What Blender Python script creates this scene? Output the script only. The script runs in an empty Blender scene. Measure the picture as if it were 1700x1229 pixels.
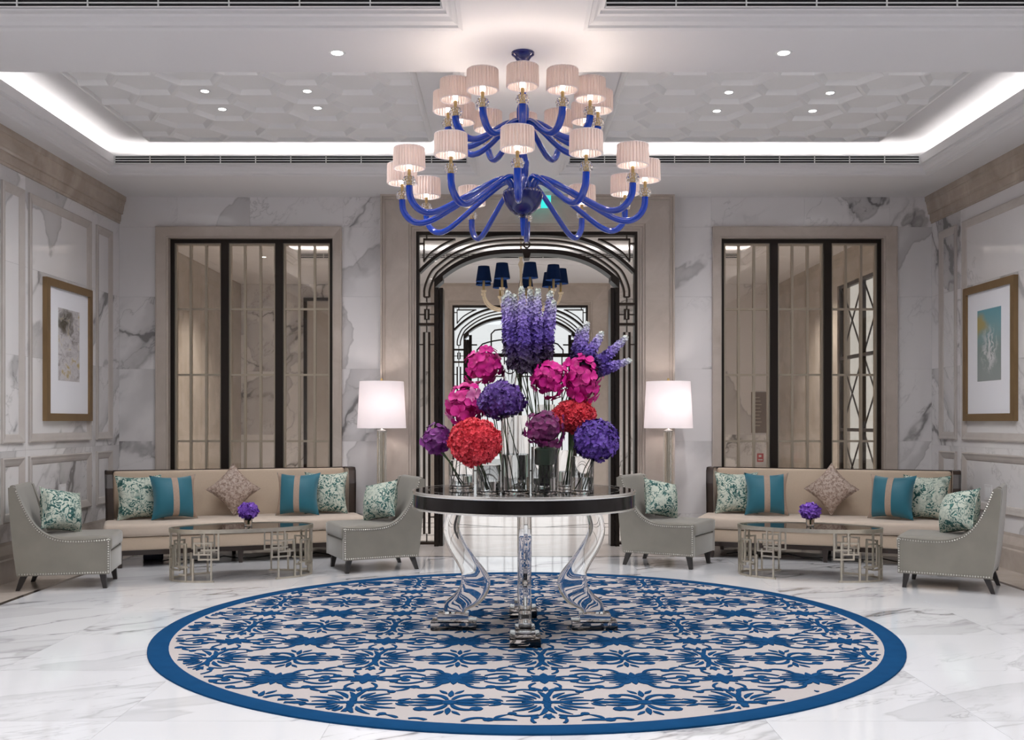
import bpy, bmesh, math, random
from mathutils import Vector, Matrix, Euler
random.seed(7)
S = bpy.context.scene
COL = S.collection
PI = math.pi
sin, cos = math.sin, math.cos

# ------------------------------------------------------------------ camera, world, exposure
F = 1696.0; VX, VY, CH = 846.0, 700.0, 1.45          # focal length in px, vanishing point, eye height (1700 x 1229 frame)
cam_d = bpy.data.cameras.new('camera'); cam = bpy.data.objects.new('camera', cam_d); COL.objects.link(cam)
cam.location = (0, 0, CH); cam.rotation_euler = (PI/2, 0, 0)
cam_d.sensor_width = 36; cam_d.lens = 36*F/1700
cam_d.shift_x = (850-VX)/1700; cam_d.shift_y = (VY-614.5)/1700
cam_d.clip_start = .05; cam_d.clip_end = 200
S.camera = cam
world = bpy.data.worlds.new('world'); S.world = world; world.use_nodes = True
world.node_tree.nodes['Background'].inputs[0].default_value = (.90, .95, 1, 1)
world.node_tree.nodes['Background'].inputs[1].default_value = .62
vs = S.view_settings; vs.view_transform = 'Standard'; vs.look = 'None'; vs.gamma = 1; vs.use_curve_mapping = False
vs.exposure = 0.75
cy = S.cycles
cy.use_denoising = True; cy.max_bounces = 9; cy.diffuse_bounces = 4; cy.glossy_bounces = 5; cy.transmission_bounces = 10
cy.transparent_max_bounces = 16; cy.sample_clamp_indirect = 4; cy.caustics_reflective = False; cy.caustics_refractive = False
# light levels
W_COVE = 25.0; W_SPOT = 44.0; W_BULB = 3.2; W_LAMP = 5.0; W_FRONT = 80.0; W_VEST = 215.0
CW = (1.0, .965, .95); CC = (.97, .98, 1.0); CWARM = (1.0, .86, .76)

def at(x, y, Y):
    return Vector(((x-VX)*Y/F, Y, CH+(VY-y)*Y/F))

# ------------------------------------------------------------------ mesh helpers
class MB:
    def __init__(s): s.v = []; s.f = []; s.m = Matrix.Identity(4)
    def add(s, vs, fs):
        n = len(s.v); M = s.m
        s.v += [tuple(M @ Vector(p)) for p in vs]; s.f += [tuple(i+n for i in f) for f in fs]; return s
    def box(s, x0, x1, y0, y1, z0, z1):
        return s.add([(x0,y0,z0),(x1,y0,z0),(x1,y1,z0),(x0,y1,z0),(x0,y0,z1),(x1,y0,z1),(x1,y1,z1),(x0,y1,z1)],
                     [(3,2,1,0),(4,5,6,7),(0,1,5,4),(1,2,6,5),(2,3,7,6),(3,0,4,7)])
    def frust(s, a, b):                                # a, b: lower/upper rectangles (x0,x1,y0,y1,z)
        return s.add([(a[0],a[2],a[4]),(a[1],a[2],a[4]),(a[1],a[3],a[4]),(a[0],a[3],a[4]),(b[0],b[2],b[4]),(b[1],b[2],b[4]),(b[1],b[3],b[4]),(b[0],b[3],b[4])],
                     [(3,2,1,0),(4,5,6,7),(0,1,5,4),(1,2,6,5),(2,3,7,6),(3,0,4,7)])
    def rbox(s, x0, x1, y0, y1, z0, z1, r, seg=3, puff=0):
        bm = bmesh.new(); bmesh.ops.create_cube(bm, size=1)
        for v in bm.verts: v.co = Vector(((x0+x1)/2+v.co.x*(x1-x0), (y0+y1)/2+v.co.y*(y1-y0), (z0+z1)/2+v.co.z*(z1-z0)))
        bmesh.ops.bevel(bm, geom=bm.edges[:], offset=r, segments=seg, profile=.5, affect='EDGES')
        if puff:
            es = [e for e in bm.edges if e.calc_length() > 3*r]
            bmesh.ops.subdivide_edges(bm, edges=es, cuts=7, use_grid_fill=True)
            for v in bm.verts:
                if v.co.z > (z0+z1)/2:
                    u = 2*(v.co.x-x0)/(x1-x0)-1; w = 2*(v.co.y-y0)/(y1-y0)-1
                    v.co.z += puff*max(0, 1-u**4)*max(0, 1-w**2)
        bm.verts.index_update()
        s.add([tuple(v.co) for v in bm.verts], [tuple(v.index for v in f.verts) for f in bm.faces]); bm.free(); return s
    def lathe(s, prof, seg=32, c=(0,0,0), cap=True, amp=0, k=0):
        n = len(prof); vs = []; fs = []
        for i in range(seg):
            a = 2*PI*i/seg; w = 1+(amp*cos(k*a) if k else 0)
            for r, z in prof: vs.append((c[0]+r*w*cos(a), c[1]+r*w*sin(a), c[2]+z))
        for i in range(seg):
            j = (i+1) % seg
            for q in range(n-1): fs.append((i*n+q, j*n+q, j*n+q+1, i*n+q+1))
        if cap:
            if prof[0][0] > 1e-5: fs.append(tuple(i*n for i in range(seg))[::-1])
            if prof[-1][0] > 1e-5: fs.append(tuple(i*n+n-1 for i in range(seg)))
        return s.add(vs, fs)
    def tube(s, pts, r, seg=8, cap=True, closed=False, sq=1.0):
        pts = [Vector(p) for p in pts]; n = len(pts); rs = r if hasattr(r, '__len__') else [r]*n
        up = None; vs = []; fs = []
        for i, p in enumerate(pts):
            a = pts[i-1] if (i > 0 or closed) else p; b = pts[(i+1) % n] if (i < n-1 or closed) else p
            t = (b-a).normalized()
            if up is None:
                up = Vector((0,0,1)) if abs(t.z) < .9 else Vector((1,0,0))
            u = (up-t*up.dot(t)).normalized(); w = t.cross(u); up = u
            for k in range(seg):
                q = 2*PI*(k+.5)/seg; vs.append(p+rs[i]*(u*cos(q)+w*sin(q)*sq))
        m = n if closed else n-1
        for i in range(m):
            j = (i+1) % n
            for k in range(seg):
                l = (k+1) % seg; fs.append((i*seg+k, i*seg+l, j*seg+l, j*seg+k))
        if cap and not closed:
            fs.append(tuple(range(seg))[::-1]); fs.append(tuple((n-1)*seg+k for k in range(seg)))
        return s.add(vs, fs)
    def prism(s, poly, fn, h0, h1):                    # poly in 2D, fn(u,v,h)->xyz
        n = len(poly); vs = [fn(u, v, h0) for u, v in poly]+[fn(u, v, h1) for u, v in poly]
        fs = [tuple(range(n))[::-1], tuple(range(n, 2*n))]+[(i, (i+1) % n, n+(i+1) % n, n+i) for i in range(n)]
        return s.add(vs, fs)
    def ribbon(s, path, w, fn, h0, h1, closed=False):  # a bar of width w along a 2D path
        n = len(path); L = []; R = []
        for i in range(n):
            a = path[i-1] if (i or closed) else path[i]; b = path[(i+1) % n] if (i < n-1 or closed) else path[i]
            dx, dy = b[0]-a[0], b[1]-a[1]; l = math.hypot(dx, dy) or 1
            if 0 < i < n-1 or closed:
                p, q, c = path[i-1], path[(i+1) % n], path[i]
                d1 = (c[0]-p[0], c[1]-p[1]); d2 = (q[0]-c[0], q[1]-c[1]); l1 = math.hypot(*d1) or 1; l2 = math.hypot(*d2) or 1
                cs = (d1[0]*d2[0]+d1[1]*d2[1])/(l1*l2); k = 1/max(.35, math.sqrt(max(0, (1+cs)/2)))
            else: k = 1
            ww = (w[i] if hasattr(w, '__len__') else w)/2*k
            L.append((path[i][0]-dy/l*ww, path[i][1]+dx/l*ww)); R.append((path[i][0]+dy/l*ww, path[i][1]-dx/l*ww))
        vs = []
        for i in range(n): vs += [fn(*L[i], h0), fn(*R[i], h0), fn(*R[i], h1), fn(*L[i], h1)]
        fs = []
        for i in range(n if closed else n-1):
            j = (i+1) % n
            for k in range(4): l = (k+1) % 4; fs.append((4*i+k, 4*i+l, 4*j+l, 4*j+k))
        if not closed: fs += [(3,2,1,0), (4*n-4, 4*n-3, 4*n-2, 4*n-1)]
        return s.add(vs, fs)
    def sweep_rect(s, u0, v0, u1, v1, prof, fn, closed=True):  # prof: (outward offset, height), mitred around the rectangle
        n = len(prof); vs = []
        for cu, cv, su, sv in ((u0,v0,-1,-1),(u1,v0,1,-1),(u1,v1,1,1),(u0,v1,-1,1)):
            for o, h in prof: vs.append(fn(cu+su*o, cv+sv*o, h))
        fs = []
        for i in range(4):
            j = (i+1) % 4
            for k in range(n if closed else n-1):
                l = (k+1) % n; fs.append((i*n+k, j*n+k, j*n+l, i*n+l))
        return s.add(vs, fs)
    def ball(s, c, r, seg=8, rings=5):
        rx, ry, rz = r if hasattr(r, '__len__') else (r, r, r)
        vs = [(c[0], c[1], c[2]-rz)]; fs = []
        for i in range(1, rings):
            a = PI*i/rings-PI/2
            for k in range(seg): q = 2*PI*k/seg; vs.append((c[0]+rx*cos(a)*cos(q), c[1]+ry*cos(a)*sin(q), c[2]+rz*sin(a)))
        vs.append((c[0], c[1], c[2]+rz)); t = len(vs)-1
        for k in range(seg):
            l = (k+1) % seg; fs.append((0, 1+l, 1+k)); fs.append((t, t-seg+k, t-seg+l))
            for i in range(rings-2): fs.append((1+i*seg+k, 1+i*seg+l, 1+(i+1)*seg+l, 1+(i+1)*seg+k))
        return s.add(vs, fs)
    def mesh(s, name, mat, smooth=None):
        me = bpy.data.meshes.new(name); me.from_pydata(s.v, [], s.f)
        bm = bmesh.new(); bm.from_mesh(me); bmesh.ops.recalc_face_normals(bm, faces=bm.faces[:]); bm.to_mesh(me); bm.free()
        if smooth:
            me.polygons.foreach_set('use_smooth', [True]*len(me.polygons)); me.set_sharp_from_angle(angle=math.radians(smooth))
        me.materials.append(M[mat] if isinstance(mat, str) else mat); return me
    def build(s, name, mat, parent=None, smooth=None, loc=None, rot=None, **kw):
        return obj(name, s.mesh(name, mat, smooth), parent, loc, rot, **kw)

def obj(name, me, parent=None, loc=None, rot=None, label=None, cat=None, group=None, kind=None):
    o = bpy.data.objects.new(name, me); COL.objects.link(o)
    if parent: o.parent = parent
    if loc is not None: o.location = loc
    if rot is not None: o.rotation_euler = rot
    for k, v in (('label', label), ('category', cat), ('group', group), ('kind', kind)):
        if v: o[k] = v
    return o
def thing(name, label, cat, loc=(0,0,0), rz=0, group=None, kind=None):
    return obj(name, None, None, loc, (0,0,rz), label, cat, group, kind)
def struct(name, label, loc=(0,0,0)):
    return obj(name, None, None, loc, None, label, None, None, 'structure')
def copy_tree(o, parent=None):
    c = o.copy(); COL.objects.link(c)
    if parent: c.parent = parent
    for ch in list(o.children): copy_tree(ch, c)
    return c
def xyz(u, v, h): return (u, v, h)
def xzy(u, v, h): return (u, h, v)                     # a figure drawn in the XZ plane, h along Y
def yzx(u, v, h): return (h, u, v)
def light(name, kind, loc, energy, color, parent=None, **kw):
    l = bpy.data.lights.new(name, kind); l.energy = energy; l.color = color
    for k, v in kw.items(): setattr(l, k, v)
    o = bpy.data.objects.new(name, l); COL.objects.link(o); o.location = loc
    if parent: o.parent = parent
    return o

# ------------------------------------------------------------------ materials
M = {}
class NT:
    def __init__(s, name):
        s.mat = bpy.data.materials.new(name); s.mat.use_nodes = True; s.t = s.mat.node_tree; s.n = s.t.nodes; s.b = s.n['Principled BSDF']; M[name] = s.mat
    def new(s, typ, **kw):
        o = s.n.new(typ)
        for k, v in kw.items(): setattr(o, k, v)
        return o
    def link(s, a, b): s.t.links.new(a, b)
    def put(s, node, **kw):
        for k, v in kw.items():
            sk = node.inputs[k.replace('_', ' ')] if k.replace('_', ' ') in node.inputs else node.inputs[int(k[1:])]
            if hasattr(v, 'is_output'): s.link(v, sk)
            else: sk.default_value = v
        return node
    def math(s, op, a, b=0, clamp=False):
        m = s.new('ShaderNodeMath', operation=op, use_clamp=clamp); s.put(m, i0=a, i1=b); return m.outputs[0]
    def vmath(s, op, a, b):
        m = s.new('ShaderNodeVectorMath', operation=op); s.put(m, i0=a, i1=b); return m.outputs[0]
    def noise(s, vec, scale, detail=3, rough=.5, dist=0):
        n = s.new('ShaderNodeTexNoise'); s.put(n, Vector=vec, Scale=scale, Detail=detail, Roughness=rough, Distortion=dist); return n
    def ramp(s, fac, stops):
        r = s.new('ShaderNodeValToRGB'); e = r.color_ramp.elements
        while len(e) < len(stops): e.new(.5)
        for q, (p, c) in zip(e, stops): q.position = p; q.color = c if len(c) == 4 else (*c, 1)
        s.link(fac, r.inputs[0]); return r.outputs[0]
    def mix(s, fac, a, b):
        m = s.new('ShaderNodeMix', data_type='RGBA'); s.put(m, i0=fac, i6=a, i7=b); return m.outputs[2]
    def coords(s, rand=True, which='Object', k=37.0):
        c = s.new('ShaderNodeTexCoord').outputs[which]
        if rand:
            r = s.new('ShaderNodeObjectInfo').outputs['Random']
            cx = s.new('ShaderNodeCombineXYZ'); s.put(cx, X=s.math('MULTIPLY', r, k), Y=s.math('MULTIPLY', r, k*2.3), Z=s.math('MULTIPLY', r, -k*1.7))
            c = s.vmath('ADD', c, cx.outputs[0])
        return c
    def bump(s, h, strength=.2, dist=.01):
        b = s.new('ShaderNodeBump'); s.put(b, Height=h, Strength=strength, Distance=dist); s.link(b.outputs[0], s.b.inputs['Normal'])
def rgba(c): return (*c, 1)
def plain(name, col, rough=.5, metal=0, coat=0, spec=.5, sheen=0, var=0, vs=8, emit=None, es=0):
    n = NT(name); b = n.b
    n.put(b, Base_Color=rgba(col), Roughness=rough, Metallic=metal); b.inputs['Coat Weight'].default_value = coat
    b.inputs['Specular IOR Level'].default_value = spec; b.inputs['Sheen Weight'].default_value = sheen
    if var:
        f = n.noise(n.coords(), vs, 4).outputs[0]
        n.link(n.mix(f, rgba([c*(1-var) for c in col]), rgba([min(1, c*(1+var)) for c in col])), b.inputs['Base Color'])
    if emit: b.inputs['Emission Color'].default_value = rgba(emit); b.inputs['Emission Strength'].default_value = es
    return n
def marble(name, white, vein, rough, rot, scl, amount=1.0, band=1.0, s=1.0):
    n = NT(name); c = n.coords()
    mp = n.new('ShaderNodeMapping', vector_type='TEXTURE'); n.put(mp, Vector=c, Rotation=rot, Scale=scl); v = mp.outputs[0]
    w = n.noise(v, 1.3*s, 5, .55).outputs['Color']
    w = n.vmath('MULTIPLY', n.vmath('SUBTRACT', w, (.5,.5,.5)), (.9,.9,.9)); vv = n.vmath('ADD', v, w)
    f = n.noise(vv, 1.0*s, 3, .5).outputs[0]
    d = n.math('ABSOLUTE', n.math('SUBTRACT', f, .5))
    thick = n.ramp(d, [(0, (1,1,1)), (.0045, (.75,.75,.75)), (.009, (.20,.20,.20)), (.03, (0,0,0))])
    mask = n.ramp(n.noise(v, .9*s, 2).outputs[0], [(.46, (0,0,0)), (.62, (1,1,1))])
    f2 = n.noise(n.vmath('ADD', vv, (5.3,1.7,9.1)), 2.4*s, 5, .6).outputs[0]
    d2 = n.math('ABSOLUTE', n.math('SUBTRACT', f2, .5)); thin = n.ramp(d2, [(0, (.5,.5,.5)), (.010, (.1,.1,.1)), (.03, (0,0,0))])
    g = n.noise(n.vmath('ADD', vv, (2.1,7.7,3.3)), .7*s, 3, .5).outputs[0]
    grey = n.ramp(g, [(.545, (0,0,0)), (.551, (.55,.55,.55)), (.558, (.36,.36,.36)), (.605, (.27,.27,.27)), (.635, (.03,.03,.03)), (.80, (.0,.0,.0))])
    a = n.math('MULTIPLY', n.math('MULTIPLY', thick, mask), amount); b = n.math('MULTIPLY', n.math('MULTIPLY', thin, mask), amount*.8)
    q = n.math('ADD', n.math('ADD', a, b), n.math('MULTIPLY', grey, band), clamp=True)
    cloud = n.mix(n.noise(v, 1.7*s, 4).outputs[0], rgba([x*.93 for x in white]), rgba(white))
    n.put(n.b, Base_Color=n.mix(q, cloud, rgba(vein)), Roughness=rough); n.b.inputs['Coat Weight'].default_value = .3; n.b.inputs['Coat Roughness'].default_value = .03
    return n
marble('marble_wall', (.80,.775,.775), (.22,.21,.21), .12, (-.6,.72,0), (.9,.9,2.4), .95, 1.0, .7)
marble('marble_floor', (.82,.82,.84), (.24,.235,.24), .09, (0,0,.55), (2.3,.8,1.0), .9, .5, .85)
def beige(name, c0, c1, rough):
    n = NT(name); c = n.coords()
    f = n.noise(c, 1.6, 6, .62, 1.2).outputs[0]; g = n.noise(c, 9, 3).outputs[0]
    col = n.ramp(f, [(.3, rgba(c0)), (.52, rgba([(a+b)/2 for a, b in zip(c0, c1)])), (.7, rgba(c1))])
    col = n.mix(n.math('MULTIPLY', g, .25), col, rgba([x*.8 for x in c0])); n.put(n.b, Base_Color=col, Roughness=rough); return n
beige('beige_marble', (.46,.395,.34), (.60,.53,.475), .16)
beige('brown_marble', (.38,.305,.245), (.56,.475,.40), .22)
beige('pale_marble', (.50,.45,.42), (.58,.54,.51), .16)
beige('vestibule_marble', (.40,.34,.28), (.54,.48,.42), .15)
plain('plaster', (.74,.725,.73), .75)
plain('hex_plaster', (.80,.79,.785), .6)
plain('grout', (.45,.44,.43), .8)
plain('white_metal', (.78,.78,.78), .45)
plain('vent_dark', (.012,.012,.014), .8)
plain('dark_bronze', (.020,.014,.011), .32, .55)
plain('lattice_bronze', (.045,.033,.026), .3, .8)
plain('muntin_bronze', (.40,.345,.27), .4, .45)
plain('gold_frame', (.27,.175,.085), .42, .55, var=.15)
plain('brass', (.52,.38,.17), .3, 1)
plain('nickel', (.62,.60,.56), .28, 1)
plain('black_strip', (.035,.028,.024), .15)
plain('mat_board', (.84,.84,.88), .8)
plain('beige_fabric', (.50,.395,.30), .85, sheen=.2, var=.05, vs=60)
plain('beige_seat', (.52,.43,.355), .85, sheen=.2, var=.05, vs=60)
plain('dark_wood', (.030,.018,.013), .28, coat=.4)
plain('leg_black', (.022,.018,.017), .35)
plain('grey_velvet', (.205,.19,.158), .62, sheen=.4, var=.2, vs=5)
plain('teal_velvet', (.003,.115,.165), .55, sheen=.35, var=.18, vs=5)
plain('tan_braid', (.36,.265,.205), .8, var=.2, vs=70)
plain('silver_leaf', (.56,.515,.43), .34, .85, var=.22, vs=22)
plain('black_glass', (.012,.010,.010), .03, spec=.8)
plain('black_lacquer', (.008,.006,.006), .12, spec=.3)
plain('silver_band', (.85,.84,.80), .25, 1)
plain('cobalt_glass', (.0,.038,.37), .05, coat=.7, spec=.5)
plain('cobalt_dark', (.001,.005,.10), .06, coat=.35, spec=.5)
plain('candle_white', (.85,.80,.74), .5)
plain('navy_shade', (.003,.014,.055), .8, spec=.1)
plain('cream_glass', (.72,.60,.42), .2, coat=.6)
plain('rug_field', (.44,.40,.39), 1, spec=.1, var=.05, vs=90)
plain('rug_blue', (.007,.053,.145), 1, spec=.05, var=.22, vs=7)
plain('rug_border', (.007,.053,.143), 1, spec=.05, var=.16, vs=9)
plain('stem_green', (.055,.11,.035), .5)
plain('leaf_dark', (.025,.075,.035), .45)
plain('outlet_white', (.70,.68,.68), .4)
plain('notice_brown', (.17,.12,.085), .5)
plain('notice_line', (.42,.35,.27), .5)
plain('sign_red', (.42,.02,.018), .4)
plain('box_blue', (.01,.016,.05), .5)
plain('cable_black', (.01,.01,.01), .5)
plain('exit_glow', (.02,.5,.45), .4, emit=(.05,.85,.80), es=.5)
plain('led', (1,1,1), .5, emit=CW, es=W_COVE)
plain('lens', (1,1,1), .5, emit=(1,.98,.95), es=9)
plain('bulb', (1,1,1), .5, emit=(1,.9,.8), es=6)
plain('paving', (.55,.54,.52), .7, var=.1)
# the pale canvas of the pictures, pillows and petals
def damask(name, base, dark, mid, scale):
    n = NT(name); c = n.coords()
    w = n.noise(c, scale*.8, 2).outputs['Color']; v = n.vmath('ADD', c, n.vmath('MULTIPLY', n.vmath('SUBTRACT', w, (.5,.5,.5)), (.22,.22,.22)))
    f = n.noise(v, scale, 1.5, .4, .6).outputs[0]
    d = n.math('ABSOLUTE', n.math('SUBTRACT', n.math('FRACT', n.math('MULTIPLY', f, 5.0)), .5))
    k = n.ramp(d, [(.0, (1,1,1)), (.09, (1,1,1)), (.12, (0,0,0))]); k2 = n.ramp(d, [(.09, (0,0,0)), (.12, (1,1,1)), (.20, (1,1,1)), (.24, (0,0,0))])
    m = n.ramp(n.noise(c, scale*.6, 2).outputs[0], [(.36, (.3,.3,.3)), (.46, (1,1,1))])
    col = n.mix(n.math('MULTIPLY', k2, m), rgba(base), rgba(mid)); col = n.mix(n.math('MULTIPLY', k, m), col, rgba(dark))
    n.put(n.b, Base_Color=col, Roughness=.75); return n
damask('damask_fabric', (.50,.54,.46), (.008,.065,.062), (.05,.17,.15), 13.0)
n = NT('brocade'); c = n.coords(); f = n.noise(c, 38, 3, .6, 1.0).outputs[0]
n.put(n.b, Base_Color=n.ramp(f, [(.40, (.20,.135,.105)), (.50, (.34,.25,.205)), (.58, (.43,.345,.29))]), Roughness=.6)
def petal(name, c0, c1, scale=22, trans=.25):
    n = NT(name); c = n.coords(); f = n.noise(c, scale, 3, .6).outputs[0]
    at_ = n.new('ShaderNodeAttribute', attribute_name='rim'); col = n.ramp(f, [(.35, rgba(c0)), (.65, rgba(c1))])
    n.put(n.b, Base_Color=n.mix(n.math('MULTIPLY', n.math('POWER', at_.outputs['Fac'], 3.0), .30), col, rgba([min(1, x*1.6+.03) for x in c1])), Roughness=.55)
    return n
petal('petal_red', (.52,.015,.036), (.86,.080,.11)); petal('petal_violet', (.040,.009,.12), (.11,.040,.28)); petal('petal_blueviolet', (.038,.010,.17), (.14,.060,.40))
petal('petal_magenta', (.38,.001,.13), (.68,.007,.28), 14); petal('petal_plum', (.065,.001,.045), (.17,.004,.10), 14); petal('petal_purple', (.09,.004,.11), (.22,.02,.23), 14)
petal('petal_pink', (.60,.12,.36), (.78,.30,.52), 14); petal('petal_lavender', (.16,.05,.42), (.30,.13,.62), 30); petal('petal_orchid_lip', (.50,.03,.16), (.8,.3,.4))
n = NT('petal_delphinium'); tc = n.new('ShaderNodeTexCoord'); c = tc.outputs['Object']; sp = n.new('ShaderNodeSeparateXYZ'); n.link(tc.outputs['Generated'], sp.inputs[0])
f = n.math('ADD', sp.outputs[2], n.math('MULTIPLY', n.math('SUBTRACT', n.noise(c, 28, 2).outputs[0], .5), .36))
n.put(n.b, Base_Color=n.ramp(f, [(.16, (.018,.003,.030)), (.30, (.040,.012,.12)), (.44, (.10,.05,.34)), (.62, (.27,.18,.56)), (.80, (.46,.40,.68)), (.96, (.62,.66,.60))]), Roughness=.6)
# clear glass: thick (vases, table legs, column) and thin (window panes)
def glass(name, col, rough=0.0, ior=1.45):
    n = NT(name); n.put(n.b, Base_Color=rgba(col), Roughness=rough, IOR=ior); n.b.inputs['Transmission Weight'].default_value = 1; return n
glass('clear_glass', (1,1,1), 0, 1.30); glass('acrylic', (.99,.99,.99), 0, 1.49); glass('water', (.98,1,1), 0, 1.22); glass('crystal', (1,1,1), .02, 1.5)
glass('column_glass', (.93,.90,.80), .05, 1.45)
def pane(name, tint, refl):
    n = NT(name); t = n.new('ShaderNodeBsdfTransparent'); t.inputs[0].default_value = rgba(tint); g = n.new('ShaderNodeBsdfGlossy'); g.inputs['Roughness'].default_value = .01
    fr = n.new('ShaderNodeLayerWeight'); fr.inputs[0].default_value = .5; m = n.new('ShaderNodeMixShader')
    n.link(n.math('ADD', n.math('MULTIPLY', n.math('POWER', fr.outputs['Facing'], 5), .9), .035*refl), m.inputs[0]); n.link(t.outputs[0], m.inputs[1]); n.link(g.outputs[0], m.inputs[2])
    n.link(m.outputs[0], n.n['Material Output'].inputs[0]); return n
pane('pane_bronze', (.88,.84,.79), 1.6); pane('pane_clear', (.96,.95,.93), 1.5)
def fabric_shade(name, col, tr):
    n = NT(name); d = n.new('ShaderNodeBsdfDiffuse'); d.inputs[0].default_value = rgba(col); t = n.new('ShaderNodeBsdfTranslucent'); t.inputs[0].default_value = rgba(col)
    m = n.new('ShaderNodeMixShader'); m.inputs[0].default_value = tr; n.link(d.outputs[0], m.inputs[1]); n.link(t.outputs[0], m.inputs[2]); n.link(m.outputs[0], n.n['Material Output'].inputs[0]); return n
fabric_shade('pleated_fabric', (.86,.78,.75), .5); fabric_shade('drum_fabric', (.92,.89,.90), .5)
# prints of the two pictures (flat)
n = NT('print_umber'); c = n.new('ShaderNodeTexCoord').outputs['Generated']; mp = n.new('ShaderNodeMapping'); n.put(mp, Vector=c, Scale=(0,1,2.2)); v = mp.outputs[0]
w = n.vmath('ADD', v, n.vmath('MULTIPLY', n.vmath('SUBTRACT', n.noise(v, 3.2, 4).outputs['Color'], (.5,.5,.5)), (.0,.55,.55)))
f = n.noise(w, 3.0, 6, .65, .8).outputs[0]
col = n.ramp(f, [(.30, (.22,.19,.17)), (.43, (.46,.43,.44)), (.54, (.62,.60,.61)), (.66, (.46,.36,.18))])
gd = n.new('ShaderNodeVectorMath', operation='DISTANCE'); n.put(gd, i0=w, i1=(.0,.36,1.80)); k = n.ramp(gd.outputs['Value'], [(.10, (1,1,1)), (.36, (.55,.55,.55)), (.46, (0,0,0))])
col = n.mix(n.math('MULTIPLY', k, n.ramp(f, [(.48, (1,1,1)), (.64, (.25,.25,.25))])), col, (.055,.042,.018,1))
n.put(n.b, Base_Color=col, Roughness=.5)
n = NT('print_teal'); c = n.new('ShaderNodeTexCoord').outputs['Generated']; mp = n.new('ShaderNodeMapping'); n.put(mp, Vector=c, Scale=(0,1,2.2)); v = mp.outputs[0]
w = n.vmath('ADD', v, n.vmath('MULTIPLY', n.vmath('SUBTRACT', n.noise(v, 3.5, 5).outputs['Color'], (.5,.5,.5)), (.0,.4,.4)))
sp = n.new('ShaderNodeSeparateXYZ'); n.link(w, sp.inputs[0])
col = n.ramp(n.math('DIVIDE', sp.outputs[2], 2.2), [(.0, (.30,.33,.32)), (.45, (.24,.30,.28)), (.75, (.20,.36,.38)), (1, (.13,.33,.39))])
gd = n.new('ShaderNodeVectorMath', operation='DISTANCE'); n.put(gd, i0=w, i1=(.0,.92,1.75)); col = n.mix(n.ramp(gd.outputs['Value'], [(.18, (1,1,1)), (.42, (0,0,0))]), col, (.38,.31,.12,1))
f = n.noise(n.vmath('MULTIPLY', w, (1,3.0,.9)), 3.0, 6, .6, .5).outputs[0]
gd = n.new('ShaderNodeVectorMath', operation='DISTANCE'); n.put(gd, i0=n.vmath('MULTIPLY', w, (1,1,.48)), i1=(.0,.48,.46)); k = n.ramp(gd.outputs['Value'], [(.16, (1,1,1)), (.40, (0,0,0))])
col = n.mix(n.math('MULTIPLY', k, n.ramp(f, [(.45, (0,0,0)), (.55, (1,1,1))])), col, (.66,.66,.66,1))
n.put(n.b, Base_Color=col, Roughness=.5)

# ------------------------------------------------------------------ room shell
XL, XR, YB, YF = -4.54, 4.91, 11.88, -3.0
ZS, ZU = 4.06, 4.36                                     # soffit and upper ceiling
VXL, VXR, VYB = -5.1, 5.1, 19.4                         # vestibule
AX = .20                                               # door axis
WIN = [(-3.96,-2.055), (2.46,4.34)]                    # openings of the two windows in the back wall
WTRIM = [(-4.104,-1.947), (2.353,4.496)]
DOOR = (-1.085, 1.485); DTRIM = (-1.485, 1.898); DTOP = 3.656

fl = MB().box(XL-.2, XR+.2, YF-.2, YB+.24, -.15, -.004).build('floor', 'grout', kind='structure', label='polished white marble floor with grey veins')
x0 = -4.02
nx = 8; ny = 12; sx = (4.40-x0)/nx
tile = MB().box(-sx/2+.0008, sx/2-.0008, -.4992, .4992, -.02, 0).mesh('floor_tile', 'marble_floor')
for i in range(nx):
    for j in range(ny):
        y = 10.94-.5-j
        o = obj('floor_tile', tile, fl, (x0+sx*(i+.5), y, 0), (0, 0, 0))
MB().box(-4.07, -4.02, -1.06, 10.99, -.02, 0).build('inlay_strip', 'black_strip', fl)
MB().box(4.40, 4.45, -1.06, 10.99, -.02, 0).build('inlay_strip', 'black_strip', fl)
MB().box(-4.02, 4.40, 10.94, 10.99, -.02, 0).build('inlay_strip', 'black_strip', fl)
for a, b in ((XL, -4.07), (4.45, XR)):
    for k in range(8): MB().box(a, b, -1.06+k*1.6175+.001, -1.06+(k+1)*1.6175-.001, -.02, 0).build('border_tile', 'beige_marble', fl)
w8 = (4.40+4.02)/8
for k in range(8): MB().box(-4.02+k*w8+.001, -4.02+(k+1)*w8-.001, 10.992, YB+.24, -.02, 0).build('border_tile', 'pale_marble', fl)
MB().box(XL, -4.07, 11.88, YB+.24, -.02, 0).build('border_tile', 'pale_marble', fl)
MB().box(XL, XR, YF, -1.062, -.02, 0).build('border_tile', 'marble_floor', fl)

def slab_wall(name, label, fn, core, rects, mat='marble_wall'):
    w = core.build(name, 'grout', kind='structure', label=label)
    for r in rects:
        a, b, c, d = r[:4]; mm = r[4] if len(r) > 4 else mat
        ox, oy, oz = fn((a+b)/2, (c+d)/2, 0)
        m = MB(); hu, hv = (b-a)/2-.0006, (d-c)/2-.0006; t0 = fn(0,0,0); 
        pts = []
        for h in (0, 1):
            for u, v in ((-hu,-hv),(hu,-hv),(hu,hv),(-hu,hv)):
                p = fn(u, v, h); pts.append(tuple(p[i]-t0[i] for i in range(3)))
        m.add(pts, [(3,2,1,0),(4,5,6,7),(0,1,5,4),(1,2,6,5),(2,3,7,6),(3,0,4,7)])
        m.build('marble_slab', mm, w, loc=(ox, oy, oz))
    return w
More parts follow.
